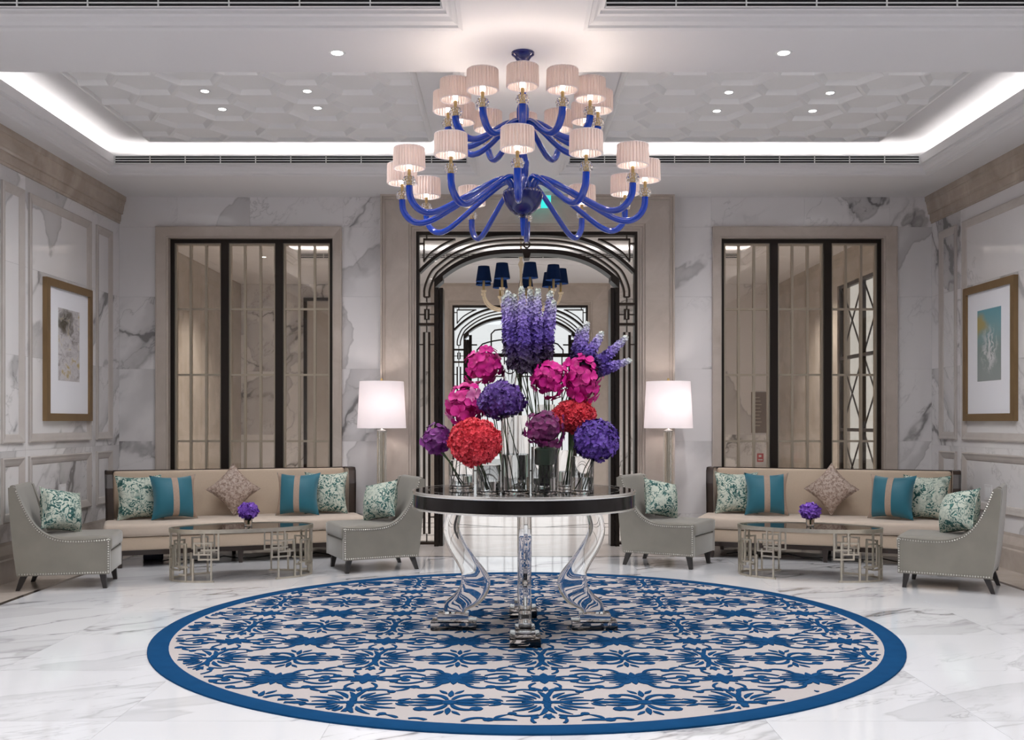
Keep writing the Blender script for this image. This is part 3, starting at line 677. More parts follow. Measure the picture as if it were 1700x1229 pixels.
def mot_b(m, x, y):                                     # quatrefoil with side scrolls
    for q in range(8): leafp(m, x, y, q*PI/4, .115 if q % 2 == 0 else .10, .065)
    blob(m, x, y, .055)
    for s in (-1, 1):
        for v in (1, -1):
            curl(m, x+s*.07, y+v*.03, (PI if s < 0 else 0)+s*v*.25, .20, .028, -s*v*1.9); curl(m, x+s*.05, y+v*.10, (PI if s < 0 else 0)+s*v*.9, .13, .022, s*v*1.5)
def mot_c(m, x, y):                                     # lily cross
    for s in (-1, 1):
        a = PI if s < 0 else 0
        leafp(m, x+s*.02, y, a, .20, .052); leafp(m, x+s*.02, y+.02, a+s*.45, .19, .04, -s*.7); leafp(m, x+s*.02, y-.02, a-s*.45, .19, .04, s*.7)
        for v in (1, -1): curl(m, x+s*.015, y+v*.05, v*PI/2-s*v*.3, .18, .036, -s*v*2.3); leafp(m, x+s*.02, y+v*.16, v*PI/2-s*v*.6, .08, .03)
    blob(m, x, y, .04)
    for v in (1, -1): leafp(m, x, y+v*.10, v*PI/2, .12, .04)
def mot_d(m, x, y):                                     # scroll bunch
    for s in (-1, 1):
        a = PI if s < 0 else 0
        for v in (1, -1):
            for k in range(4): leafp(m, x+s*.02, y+v*.015*k, a+s*v*(.15+.38*k), .17-.012*k, .036, -s*v*(.7+.2*k))
            curl(m, x+s*.07, y+v*.12, v*PI/2-s*v*.35, .19, .030, -s*v*2.4); curl(m, x+s*.17, y+v*.06, a+s*v*.75, .20, .026, -s*v*2.2)
            leafp(m, x+s*.20, y+v*.17, a+s*v*.35, .15, .042, -s*v*.9); leafp(m, x+s*.23, y+v*.20, a+s*v*1.0, .10, .03, -s*v*.6)
        curl(m, x+s*.16, y, a, .12, .03, s*1.0, False)
    leafp(m, x, y, PI/2, .13, .055); leafp(m, x, y, -PI/2, .13, .055); blob(m, x, y, .045)
LX, LY = 1.0, .97
for i in range(-3, 4):
    for j in range(-3, 4):
        x, y = .085+i*LX, -1.03+.0+j*LY
        mot_a(pat, x, y); mot_b(pat, x, y+LY/2); mot_c(pat, x+LX/2, y); mot_d(pat, x+LX/2, y+LY/2)
pat.build('scroll_pattern', 'rug_blue', rug, kind='stuff')

# ------------------------------------------------------------------ pedestal table
TX, TY, TZ = .10, 7.12, .013
tb = thing('pedestal_table', 'round black glass table with silver rims on four clear curved legs', 'table', (TX, TY, TZ)); R = .775; zt = .963; zb = .851
MB().lathe([(0,zt-.012),(R-.012,zt-.012),(R-.012,zt),(0,zt)], 96, cap=False).build('table_top', 'black_glass', tb)
MB().lathe([(R-.012,zt-.022),(R,zt-.022),(R+.004,zt-.012),(R,zt+.001),(R-.012,zt+.001),(R-.012,zt-.022)], 96, cap=False).build('rim', 'silver_band', tb, smooth=50)
MB().lathe([(R-.03,zb),(R-.006,zb),(R-.006,zt-.022),(R-.03,zt-.022),(R-.03,zb)], 96, cap=False).build('apron', 'black_lacquer', tb, smooth=50)
MB().lathe([(R-.03,zb-.008),(R+.002,zb-.008),(R+.004,zb-.002),(R+.002,zb+.004),(R-.03,zb+.004),(R-.03,zb-.008)], 96, cap=False).build('rim', 'silver_band', tb, smooth=50)
MB().lathe([(0,zb),(R-.03,zb),(R-.03,zb+.012),(0,zb+.012)], 96, cap=False).build('underside', 'black_lacquer', tb)
MB().lathe([(R-.115,zt),(R-.111,zt),(R-.111,zt+.0008),(R-.115,zt+.0008),(R-.115,zt)], 96, cap=False).build('inlay_line', 'silver_band', tb)
outer = [(.520,.846),(.545,.78),(.567,.70),(.557,.623),(.521,.537),(.473,.463),(.441,.40),(.433,.38),(.441,.29),(.490,.223),(.548,.19),(.563,.105)]
inner = [(.415,.846),(.436,.78),(.454,.70),(.427,.623),(.374,.54),(.322,.466),(.268,.40),(.243,.36),(.230,.322),(.247,.24),(.311,.16),(.40,.128),(.41,.105)]
def smoothp(p): return chaikin(p, 2)
def resample(p, n):
    p = smoothp(p); d = [0]
    for a, b in zip(p, p[1:]): d.append(d[-1]+math.hypot(b[0]-a[0], b[1]-a[1]))
    out = []; k = 0
    for i in range(n):
        t = d[-1]*i/(n-1)
        while k < len(d)-2 and d[k+1] < t: k += 1
        u = (t-d[k])/max(1e-9, d[k+1]-d[k]); out.append((p[k][0]+(p[k+1][0]-p[k][0])*u, p[k][1]+(p[k+1][1]-p[k][1])*u))
    return out
OU, IN = resample(outer, 56), resample(inner, 56); lm = MB(); NS = 28; vs_ = []; fs_ = []
sg_ = lambda x, e: math.copysign(abs(x)**e, x)
for (a, b), (c, d) in zip(OU, IN):
    for q in range(NS):
        f = 2*PI*q/NS; u = sg_(cos(f), .36); h = .043*sg_(sin(f), .27)
        vs_.append(((a+c)/2+(a-c)/2*u, h, (b+d)/2+(b-d)/2*u))
for i in range(55):
    for q in range(NS): r_ = (q+1) % NS; fs_.append((i*NS+q, i*NS+r_, (i+1)*NS+r_, (i+1)*NS+q))
fs_ += [tuple(range(NS)), tuple(55*NS+q for q in range(NS))]
leg_me = lm.add(vs_, fs_).mesh('leg', 'acrylic', 50)
for q in range(4):
    rot = (0, 0, q*PI/2+PI)
    lg = obj('leg', leg_me, tb, None, rot)
    MB().rbox(.33, .645, -.10, .10, 0, .052, .005, 2).build('foot_block', 'acrylic', lg, 30)
    MB().rbox(.385, .60, -.065, .065, .0525, .1045, .005, 2).build('foot_block', 'acrylic', lg, 30)

# ------------------------------------------------------------------ seating
def sofa(label, loc, rz):
    t = thing('sofa', label, 'sofa', loc, rz, 'beige winged sofas under the windows'); L = 1.28
    MB().rbox(-L+.03, L-.03, -.45, .40, .175, .305, .02).build('seat_rail', 'beige_fabric', t, 40)
    MB().rbox(-L-.03, L+.03, -.47, .30, .308, .435, .035, 3).build('seat_cushion', 'beige_seat', t, 40)
    MB().box(-L+.06, L-.06, -.42, .40, .125, .174).build('plinth', 'dark_wood', t)
    m = MB(); m.m = Matrix.Translation((0,.33,0)) @ Matrix.Rotation(-.10, 4, 'X') @ Matrix.Translation((0,-.33,0))
    m.rbox(-L+.05, L-.05, .26, .39, .38, .925, .03); m.build('backrest', 'beige_fabric', t, 40)
    m = MB(); m.m = Matrix.Translation((0,.33,0)) @ Matrix.Rotation(-.10, 4, 'X') @ Matrix.Translation((0,-.33,0))
    m.box(-L, L, .39, .42, .13, .937); m.box(-L, L, .335, .39, .926, .938); m.build('back_frame', 'dark_wood', t)
    for s in (-1, 1):
        a, b = sorted((s*(L-.055), s*(L-.005)))
        pf = [(.40,.30),(.10,.30),(.105,.55),(.12,.75),(.15,.88),(.19,.925),(.42,.925)]
        MB().prism(pf, lambda u, v, h: (h+s*.03*max(0, v-.5), u, v), a, b).build('wing', 'beige_fabric', t, 35)
        edge = [(.40,.937),(.19,.937),(.143,.90),(.108,.76),(.092,.55),(.088,.30)]
        m = MB()
        for (y0, z0), (y1, z1) in zip(edge, edge[1:]):
            o0, o1 = s*.03*max(0, z0-.5), s*.03*max(0, z1-.5); c0, c1 = sorted((s*(L-.06), s*(L+.018)))
            m.add([(c0+o0,y0,z0),(c1+o0,y0,z0),(c1+o1,y1,z1),(c0+o1,y1,z1),(c0+o0,y0+.014,z0-.012),(c1+o0,y0+.014,z0-.012),(c1+o1,y1+.014,z1-.004),(c0+o1,y1+.014,z1-.004)], [(0,1,2,3),(7,6,5,4),(0,4,5,1),(1,5,6,2),(2,6,7,3),(3,7,4,0)])
        c0, c1 = sorted((s*(L-.004), s*(L+.018)))
        m.prism([(y, z) for y, z in edge]+[(.42,.13),(.42,.937)][:2], lambda u, v, h: (h+s*.03*max(0, v-.5), u, v), c0, c1)
        m.build('wing_frame', 'dark_wood', t)
    for x in (-L+.12, 0, L-.12):
        for y in (-.38, .33): MB().frust((x-.018,x+.018,y-.018,y+.018,0), (x-.028,x+.028,y-.028,y+.028,.126)).build('leg', 'dark_wood', t)
    return t
sofaL = sofa('beige winged sofa with dark wood frame in front of the left lattice window', (-2.90, 10.86, 0), .358)
sofaR = sofa('beige winged sofa with dark wood frame in front of the right lattice window', (3.38, 10.86, 0), -.358)

def chair(label, x, y, head):
    t = thing('armchair', label, 'armchair', (x, y, 0), math.radians(head), 'grey velvet armchairs around the coffee tables'); W = .32
    sw = [(.41,.445),(.30,.437),(.16,.432),(.04,.437),(-.06,.46),(-.145,.51),(-.215,.59),(-.27,.69),(-.315,.80),(-.345,.885)]
    sw = chaikin(sw, 1)
    prof = [(.41,.13)]+sw+[(-.375,.895),(-.405,.885),(-.40,.75),(-.385,.55),(-.36,.30),(-.335,.13)]
    for s in (-1, 1):
        a, b = sorted((s*(W-.06), s*W)); MB().prism(prof, lambda u, v, h: (u, h, v), a, b).build('side_panel', 'grey_velvet', t, 35)
    MB().rbox(-.25, .425, -W+.005, W-.005, .325, .455, .035, 3, .012).build('seat_cushion', 'grey_velvet', t, 40)
    MB().rbox(-.30, .412, -W+.058, W-.058, .13, .322, .012).build('base', 'grey_velvet', t, 40)
    ib = [(-.20,.40),(-.24,.52),(-.285,.66),(-.32,.79),(-.345,.875),(-.365,.90),(-.392,.905),(-.41,.89),(-.402,.74),(-.385,.55),(-.36,.30),(-.335,.13),(-.25,.13)]
    MB().prism(chaikin(ib+[ib[0]], 1), lambda u, v, h: (u, h, v), -W+.062, W-.062).build('backrest', 'grey_velvet', t, 50)
    m = MB()
    def dots(path, s):
        acc = 0
        for (a, b), (c, d) in zip(path, path[1:]):
            l = math.hypot(c-a, d-b); k = acc
            while k < l:
                u = k/l; m.ball((a+(c-a)*u, s*(W+.001), b+(d-b)*u), .0075, 6, 4); k += .021
            acc = k-l
    low = [(u, v-.018) for u, v in sw]
    for s in (-1, 1): dots(low, s); dots([(.40,.145), (-.33,.145)], s); dots([(.40,.43), (.40,.145)], s)
    m.build('nailhead_trim', 'nickel', t, kind='stuff')
    for lx in (.345, -.29):
        for s in (-1, 1):
            ly = s*(W-.06); k = .02 if lx > 0 else -.05
            MB().frust((lx+k-.016,lx+k+.016,ly-.016,ly+.016,0), (lx-.026,lx+.026,ly-.026,ly+.026,.131)).build('leg', 'leg_black', t)
    return t
chs = [chair('grey velvet armchair nearest the umber picture on the left wall', -3.93, 9.07, 12), chair('grey velvet armchair between the left lamp and the pedestal table', -1.33, 10.125, 205),
       chair('grey velvet armchair between the right lamp and the pedestal table', 1.59, 10.41, -30), chair('grey velvet armchair nearest the teal picture on the right wall', 3.90, 8.98, 150)]

# pillows: a stuffed square, pinched corners; local x width, y depth, z up, origin at the bottom
def pil_pt(u, v, sd, w, h, T, off=0):
    pin = 1-.14*(1-abs(u)**2)*abs(v)**6; pin2 = 1-.14*(1-abs(v)**2)*abs(u)**6
    t = T*(max(0, (1-u*u)*(1-v*v)))**.55
    return (u*w/2*pin2, sd*(t+off), v*h/2*pin)
def pil_mesh(mat, w, h, T, n=16):
    m = MB()
    for sd in (-1, 1):
        vs = [pil_pt(2*i/n-1, 2*j/n-1, sd, w, h, T) for j in range(n+1) for i in range(n+1)]
        m.add(vs, [(j*(n+1)+i, j*(n+1)+i+1, (j+1)*(n+1)+i+1, (j+1)*(n+1)+i) for j in range(n) for i in range(n)])
    return m
def pillow(kind, label, parent_obj, lx, ly, lz, lean, yaw, roll=0, w=.47, h=.47, T=.12, mirror=1):
    # placed in the frame of the seat it rests on, then left top-level
    mt = {'damask': 'damask_fabric', 'teal': 'teal_velvet', 'tan': 'brocade'}[kind]
    Mx = parent_obj.matrix_world if False else Matrix.Translation(parent_obj.location) @ Matrix.Rotation(parent_obj.rotation_euler.z, 4, 'Z')
    Mw = Mx @ Matrix.Translation((lx, ly, lz)) @ Matrix.Rotation(yaw, 4, 'Z') @ Matrix.Rotation(lean, 4, 'X') @ Matrix.Rotation(roll, 4, 'Y')
    t = thing({'damask': 'patterned_pillow', 'teal': 'striped_pillow', 'tan': 'brocade_pillow'}[kind], label, 'pillow', (0,0,0), 0, 'pillows on the sofas and armchairs')
    t.matrix_world = Mw
    pil_mesh(mt, w, h, T).build('cover', mt, t, 60)
    if kind == 'teal':
        n = 16
        for u0, u1 in ((-.12, .14), (.78, .98)) if mirror > 0 else ((-.14, .12), (-.98, -.78)):
            m = MB()
            for sd in (-1, 1):
                vs = [pil_pt(u0+(u1-u0)*i/3, 2*j/n-1, sd, w, h, T, .003) for j in range(n+1) for i in range(4)]
                m.add(vs, [(j*4+i, j*4+i+1, (j+1)*4+i+1, (j+1)*4+i) for j in range(n) for i in range(3)])
            m.build('braid_band', 'tan_braid', t, 60)
    else:
        m = MB(); n = 12; e = [(-1+2*i/n, -1) for i in range(n)]+[(1, -1+2*i/n) for i in range(n)]+[(1-2*i/n, 1) for i in range(n)]+[(-1, 1-2*i/n) for i in range(n)]
        m.tube([pil_pt(u, v, 1, w, h, T) for u, v in e], .005, 5, closed=True); m.build('piping', mt, t, 60)
    return t
for so, nm, xs, mir in ((sofaL, 'left', (-.97,-.64,-.02,.64,.97), 1), (sofaR, 'right', (-.97,-.63,.03,.64,.97), 1)):
    sz = .437
    pillow('damask', 'green scroll patterned pillow at the left end of the %s sofa' % nm, so, xs[0], .115, sz+.225, -.28, .22)
    pillow('teal', 'teal velvet pillow with tan bands, left half of the %s sofa' % nm, so, xs[1], -.04, sz+.230, -.25, .18)
    pillow('tan', 'tan brocade pillow standing on its corner on the %s sofa' % nm, so, xs[2], .15, sz+.285, -.20, 0, PI/4, .40, .40, .075)
    pillow('teal', 'teal velvet pillow with tan bands, right half of the %s sofa' % nm, so, xs[3], -.04, sz+.230, -.25, -.30, mirror=-1)
    pillow('damask', 'green scroll patterned pillow at the right end of the %s sofa' % nm, so, xs[4], .115, sz+.225, -.28, -.22)
for c_, yw, nm in zip(chs, (-.75, .55, -.55, .8), ('nearest the umber picture', 'beside the left floor lamp', 'beside the right floor lamp', 'nearest the teal picture')):
    pillow('damask', 'green scroll patterned pillow on the armchair '+nm, c_, -.05, 0, .462+.20, -.40, PI/2+yw, .22 if yw < 0 else -.22, .39, .39, .14)

# oval coffee tables with fretwork drums
def coffee(label, x, y, rz, mir):
    t = thing('coffee_table', label, 'coffee table', (x, y, 0), rz, 'oval fretwork coffee tables'); A, B, H = .655, .34, .475
    el = lambda q, d=0: ((A+d)*cos(q), (B+d)*sin(q))
    def ring(d0, d1, z0, z1, nm, mat, par=t, a0=0, a1=2*PI, n=72):
        m = MB(); vs = []; fs = []; full = abs(a1-a0-2*PI) < 1e-6
        for i in range(n+(0 if full else 1)):
            q = a0+(a1-a0)*i/n
            for d, z in ((d0,z0),(d1,z0),(d1,z1),(d0,z1)): vs.append((*el(q, d), z))
        N = len(vs)//4
        for i in range(N if full else N-1):
            j = (i+1) % N
            for k in range(4): l = (k+1) % 4; fs.append((4*i+k, 4*i+l, 4*j+l, 4*j+k))
        if not full: fs += [(0,1,2,3), (4*N-1,4*N-2,4*N-3,4*N-4)]
        m.add(vs, fs); return m if nm is None else m.build(nm, mat, par, 40)
    ring(-.022, 0, H-.034, H, 'rim', 'silver_leaf')
    m = MB(); m.prism([el(2*PI*i/72, -.023) for i in range(72)], xyz, H-.016, H-.006); m.build('table_top', 'black_glass', t)
    for e in (0, 1):
        c = PI*e; f = 1 if e == 0 else -1
        fr = obj('fretwork_drum', None, t)
        arc = lambda a0, a1, z, w=.016: ring(-.02, -.004, z, z+w, None, None, None, c+a0, c+a1, 8)
        bars = MB()
        def hb(a0, a1, z, w=.015): r = arc(a0*.88, a1*.88, z, w); bars.add(r.v, r.f)
        def vb(a, z0, z1, w=.015):
            a *= .88; p = el(c+a, -.012); tx, ty = -A*sin(c+a), B*cos(c+a); l = math.hypot(tx, ty); tx, ty = tx/l, ty/l; nx_, ny_ = ty, -tx; h = w/2
            pts = [(p[0]+sx*tx*h+sy*nx_*.008, p[1]+sx*ty*h+sy*ny_*.008, z) for z in (z0, z1) for sx, sy in ((-1,-1),(1,-1),(1,1),(-1,1))]
            bars.add(pts, [(3,2,1,0),(4,5,6,7),(0,1,5,4),(1,2,6,5),(2,3,7,6),(3,0,4,7)])
        zt_ = H-.034
        hb(-1.28, 1.28, 0, .016)
        for s in (-1, 1):
            vb(s*1.36, .20, zt_); hb(min(s*1.02,s*1.36), max(s*1.02,s*1.36), .20); vb(s*1.24, .0, .30); hb(min(s*1.06,s*1.36), max(s*1.06,s*1.36), .285)
            vb(s*1.02, .20, .275); hb(min(s*.93,s*1.24), max(s*.93,s*1.24), .345); vb(s*.93, .245, .36); hb(min(s*.93,s*1.24), max(s*.93,s*1.24), .245); vb(s*1.24, .30, .36); vb(s*1.12, .255, zt_)
            vb(s*.90, 0, .215); vb(s*.74, 0, .35); vb(s*.56, .10, zt_); hb(min(s*.42,s*.74), max(s*.42,s*.74), .335); vb(s*.42, .14, .35); hb(min(s*.42,s*.80), max(s*.42,s*.80), .13); hb(min(s*.56,s*.74), max(s*.56,s*.74), .06)
            vb(s*.30, 0, .31); vb(s*.16, .05, zt_); hb(min(0,s*.30), max(0,s*.30), .295); hb(min(0,s*.30), max(0,s*.30), .20); hb(min(0, s*.56), max(0, s*.56), .10)
        vb(0, 0, .20); vb(0, .30, zt_)
        bars.build('fret_bars', 'silver_leaf', fr)
    return t
coffee('oval silver fretwork coffee table in front of the left sofa', -2.50, 9.56, .34, 1)
coffee('oval silver fretwork coffee table in front of the right sofa', 2.80, 9.56, -.34, -1)

# floor lamps
def floor_lamp(label, x, y):
    t = thing('floor_lamp', label, 'lamp', (x, y, 0), 0, 'floor lamps beside the portal')
    MB().lathe([(0,0),(.155,0),(.16,.012),(.15,.022),(.06,.03),(.05,.045),(0,.045)], 32, cap=False).build('base', 'nickel', t, 40)
    MB().lathe([(.050,.045),(.050,1.33)], 48, amp=.06, k=12).build('column', 'column_glass', t)
    MB().lathe([(.0165,.045),(.0165,1.33)], 12).build('rod', 'nickel', t)
    MB().lathe([(.054,1.331),(.054,1.35),(.02,1.362),(.012,1.37),(.012,1.52),(0,1.52)], 24, cap=False).build('collar', 'nickel', t, 40)
    MB().lathe([(.272,1.375),(.245,1.895),(.242,1.895),(.269,1.375),(.272,1.375)], 64, cap=False).build('lamp_shade', 'drum_fabric', t, 40)
    m = MB()
    for k in range(3): a = 2*PI*k/3; m.tube([(0,0,1.86),(.243*cos(a),.243*sin(a),1.88)], .003, 5)
    m.build('spider', 'nickel', t)
    MB().lathe([(.004,1.52),(.004,1.90),(.012,1.905),(.014,1.92),(.008,1.932),(0,1.935)], 12, cap=False).build('finial', 'brass', t)
    MB().ball((.0,.0,1.60), (.03,.03,.045), 12, 8).build('light_bulb', 'bulb', t)
    light('lamp_light', 'POINT', (.06,-.06,1.64), W_LAMP, (1,.9,.88), t, shadow_soft_size=.06)
floor_lamp('tall floor lamp with white drum shade at the left of the portal', -1.425, 11.38)
floor_lamp('tall floor lamp with white drum shade at the right of the portal', 1.768, 11.38)

# pictures
def picture(label, X, sg, y0, y1, z0, z1, art):
    t = thing('framed_picture', label, 'picture', (X, (y0+y1)/2, (z0+z1)/2), 0, 'framed pictures on the side walls'); hy, hz = (y1-y0)/2, (z1-z0)/2
    f = lambda u, v, h: (sg*h, u, v); w = .075
    for q, pts in enumerate(([(-hy,-hz),(hy,-hz),(hy-w,-hz+w),(-hy+w,-hz+w)], [(hy,-hz),(hy,hz),(hy-w,hz-w),(hy-w,-hz+w)], [(hy,hz),(-hy,hz),(-hy+w,hz-w),(hy-w,hz-w)], [(-hy,hz),(-hy,-hz),(-hy+w,-hz+w),(-hy+w,hz-w)])):
        MB().prism(pts, f, .001, .045).build('frame_rail', 'gold_frame', t)
    MB().box(*sorted((sg*.001, sg*.022)), -hy+w, hy-w, -hz+w, hz-w).build('mat', 'mat_board', t)
    MB().box(*sorted((sg*.022, sg*.024)), -hy*.46, hy*.46, -hz*.42, hz*.62).build('print', art, t)
    return t
picture('gold framed picture of umber swirls on the left wall', XL, 1, 9.93, 11.02, 1.455, 2.86, 'print_umber')
picture('gold framed picture with pale strokes on teal on the right wall', XR, -1, 9.86, 10.97, 1.455, 2.87, 'print_teal')
# small fittings
def plate(label, loc, w, h, axis):
    t = thing('wall_plate', label, 'switch', loc, axis, 'white wall plates')
    MB().frust((-w/2,w/2,-.008,0,-h/2), (-w/2,w/2,-.008,0,h/2)).build('cover', 'outlet_white', t); MB().box(-w*.3, w*.3, -.011, -.008, -h*.32, h*.32).build('rocker', 'white_metal', t)
a = at(616, 714, YB); plate('small white switch plate on the marble beside the left floor lamp', (a.x, YB, a.z), .11, .07, 0)
Yp = F*(-XL)/(VX-103); plate('white wall plate low on the left wall behind the armchair', (XL, Yp, at(103, 817, Yp).z), .16, .16, PI/2)
Yp = F*XR/(1641-VX); plate('white wall plate low on the right wall behind the armchair', (XR, Yp, at(1641, 818, Yp).z), .16, .16, -PI/2)
t = thing('exit_sign', 'small glowing teal sign hanging above the portal behind the chandelier', 'sign', (.34, 11.62, 3.88)); MB().box(-.13, .13, -.015, .015, 0, .14).build('face', 'exit_glow', t)
MB().box(-.135, .135, -.018, .018, .14, .15).tube([(-.08,0,.15),(-.08,0,.18)], .004, 6).tube([(.08,0,.15),(.08,0,.18)], .004, 6).build('bracket', 'white_metal', t)
t = thing('storage_box', 'dark blue box pushed under the left sofa', 'box', (-3.75, 10.75, 0), .36); MB().rbox(-.10, .10, -.07, .07, 0, .10, .012).build('body', 'box_blue', t); MB().rbox(-.104, .104, -.074, .074, .100, .115, .006).build('lid', 'box_blue', t)
for x, y, rz, w in ((-2.75, 10.80, .36, 'left'), (3.2, 10.80, -.36, 'right')):
    pts = [(i*.16-.9, .05*sin(i*1.7)+.03*cos(i*3.1), .008+.03*max(0, sin(i*2.1))) for i in range(13)]
    pts = [Vector(p) for p in pts]; fine = []
    for a, b in zip(pts, pts[1:]): fine += [a.lerp(b, q/4) for q in range(4)]
    MB().tube(fine, .006, 6).build('power_cable', 'cable_black', None, 60, loc=(x, y, 0), rot=(0,0,rz), label='black power cable lying under the %s sofa' % w, cat='cable')

# ------------------------------------------------------------------ chandeliers
def bez(p, n=6):                                         # Catmull-Rom through points
    out = []; q = [p[0]]+p+[p[-1]]
    for i in range(1, len(q)-2):
        for k in range(n):
            t = k/n; out.append(tuple(.5*((2*q[i][d])+(-q[i-1][d]+q[i+1][d])*t+(2*q[i-1][d]-5*q[i][d]+4*q[i+1][d]-q[i+2][d])*t*t+(-q[i-1][d]+3*q[i][d]-3*q[i+1][d]+q[i+2][d])*t**3) for d in range(len(p[0]))))
    return out+[tuple(p[-1])]
CX, CYY = .094, 7.23
chd = thing('cobalt_chandelier', 'two-tier cobalt blue glass chandelier with pleated white shades', 'chandelier', (CX, CYY, 0))
MB().lathe([(0,4.06),(.082,4.06),(.080,4.045),(.060,4.03),(.042,4.00),(.034,3.975),(.02,3.965),(0,3.965)][::-1], 32, cap=False).build('canopy', 'cobalt_dark', chd, 40)
st = [(.012,3.965),(.012,3.86),(.022,3.84),(.028,3.80),(.020,3.76),(.026,3.72),(.046,3.66),(.044,3.60),(.028,3.54),(.06,3.52),(.075,3.50),(.055,3.47),(.03,3.45),(.022,3.40),(.030,3.34),(.046,3.28),(.040,3.20),(.028,3.13),(.045,3.10),(.06,3.085)]
MB().lathe(st[::-1], 24).build('stem', 'cobalt_glass', chd, 60)
MB().lathe([(0,2.905),(.05,2.91),(.09,2.94),(.125,2.99),(.143,3.045),(.143,3.06),(.10,3.065),(0,3.065)], 36, cap=False).build('bowl', 'cobalt_dark', chd, 50)
m = MB()
for i in range(28): a = 2*PI*i/28; m.ball((.128*cos(a), .128*sin(a), 3.073), (.012,.012,.012), 6, 4)
m.build('bead_ring', 'crystal', chd, 60)
MB().lathe([(0,2.76),(.012,2.763),(.018,2.82),(.021,2.88),(.022,2.905),(0,2.905)], 16, cap=False).build('finial', 'cobalt_glass', chd, 50)
m = MB()
for i in range(10): a = 2*PI*i/10; m.ball((.03*cos(a), .03*sin(a), 2.897), (.011,.011,.009), 6, 4)
m.build('bead_ring', 'crystal', chd, 60)
def arm_meshes(R, prof, rad, zc, tag):
    pts = bez(prof, 6); n = len(pts); rs = [rad*(.72+.5*min(1, i/(n*.8))) for i in range(n)]
    a = MB().tube([(r, 0, z) for r, z in pts], rs, 10).mesh('arm', 'cobalt_glass', 60)
    c = MB(); rr = rad*1.05
    for k in range(11):
        q = 2*PI*k/11
        for z, r2 in ((.014, rr+.012), (.034, rr+.016), (.052, rr+.008)): c.ball((R+r2*cos(q+z*20), r2*sin(q+z*20), zc+z), (.0095,.0095,.010), 6, 4)
    c = c.mesh('crystal_collar', 'crystal', 60)
    s = MB().lathe([(rr*.9,zc),(rr*.9,zc+.060),(.011,zc+.062),(.011,zc+.11)], 12, (R,0,0)).mesh('candle_sleeve', 'brass', 40)
    b = MB().lathe([(.017,zc+.111),(.017,zc+.165),(.006,zc+.17)], 12, (R,0,0)).lathe([(0,zc+.17),(.014,zc+.18),(.018,zc+.20),(.010,zc+.225),(0,zc+.235)], 12, (R,0,0), cap=False).mesh('candle', 'bulb', 40)
    z0 = zc+.115; h = .135; sg = 120; vs = []; fs = []
    for i in range(sg):
        q = 2*PI*i/sg; w = (.006, .006, -.006, -.006)[i % 4]
        for r, z in ((.103+w, z0), (.100+w, z0+h), (.0975+w, z0+h), (.1005+w, z0)): vs.append((R+r*cos(q), r*sin(q), z))
    for i in range(sg):
        j = (i+1) % sg
        for k in range(4): l = (k+1) % 4; fs.append((4*i+k, 4*j+k, 4*j+l, 4*i+l))
    sh = MB().add(vs, fs).mesh('lamp_shade', 'pleated_fabric')
    hp = [MB().lathe([(r-.002,z),(r+.004,z),(r+.004,z+.005),(r-.002,z+.005),(r-.002,z)], 36, (R,0,0), cap=False).mesh('hem', 'drum_fabric') for z, r in ((z0-.002, .1015), (z0+h-.002, .099))]
    return a, c, s, b, sh, hp[0], hp[1], (R, 0, zc+.205)
low = arm_meshes(.86, [(.075,3.045),(.085,3.115),(.125,3.155),(.19,3.145),(.32,3.075),(.50,2.965),(.64,2.885),(.73,2.862),(.80,2.885),(.85,2.95),(.86,3.03)], .0195, 3.03, 'lower')
upp = arm_meshes(.53, [(.05,3.50),(.06,3.545),(.10,3.555),(.17,3.520),(.27,3.45),(.36,3.405),(.43,3.398),(.485,3.43),(.52,3.485),(.53,3.535)], .021, 3.53, 'upper')
for ms, off in ((low, -3), (upp, -1)):
    for k in range(12):
        a = math.radians(-90+k*30+off)
        ar = obj('arm', ms[0], chd, (0,0,0), (0,0,a))
        for nm, me in zip(('crystal_collar','candle_sleeve','candle','lamp_shade','hem','hem'), ms[1:7]): obj(nm, me, ar)
        p = Vector((ms[7][0]*cos(a), ms[7][0]*sin(a), ms[7][2])); light('chandelier_light', 'POINT', p, W_BULB, CWARM, chd, shadow_soft_size=.02)
# the smaller chandelier beyond the portal
VCX, VCY = (865-VX)*15.4/F, 15.4
ch2 = thing('navy_shade_chandelier', 'cream glass chandelier with navy shades seen through the portal arch', 'chandelier', (VCX, VCY, 0))
MB().lathe([(0,3.16),(.03,3.17),(.09,3.22),(.05,3.28),(.03,3.33),(.05,3.40),(.03,3.48),(.018,3.56),(.022,3.75),(.045,3.82),(.02,3.88),(.035,3.96),(.015,4.02),(.02,4.25),(.06,4.34),(.06,4.36)], 20).build('stem', 'cream_glass', ch2, 50)
pa = bez([(.04,3.24),(.12,3.18),(.28,3.13),(.45,3.16),(.56,3.25),(.60,3.36)], 5)
am = MB().tube([(r,0,z) for r, z in pa], [.02]*len(pa), 8).mesh('arm', 'cream_glass', 60)
cp = MB().lathe([(0,3.36),(.035,3.365),(.045,3.40),(.03,3.405),(0,3.405)], 12, (.60,0,0), cap=False).mesh('drip_cup', 'cream_glass', 40)
cs = MB().lathe([(.018,3.405),(.018,3.56)], 10, (.60,0,0)).mesh('candle_sleeve', 'brass', 40)
nsd = MB().lathe([(.118,3.53),(.085,3.755),(.082,3.755),(.115,3.53),(.118,3.53)], 28, (.60,0,0), cap=False).mesh('lamp_shade', 'navy_shade', 40)
bl = MB().ball((.60,0,3.62), (.025,.025,.035), 8, 6).mesh('light_bulb', 'bulb', 60)
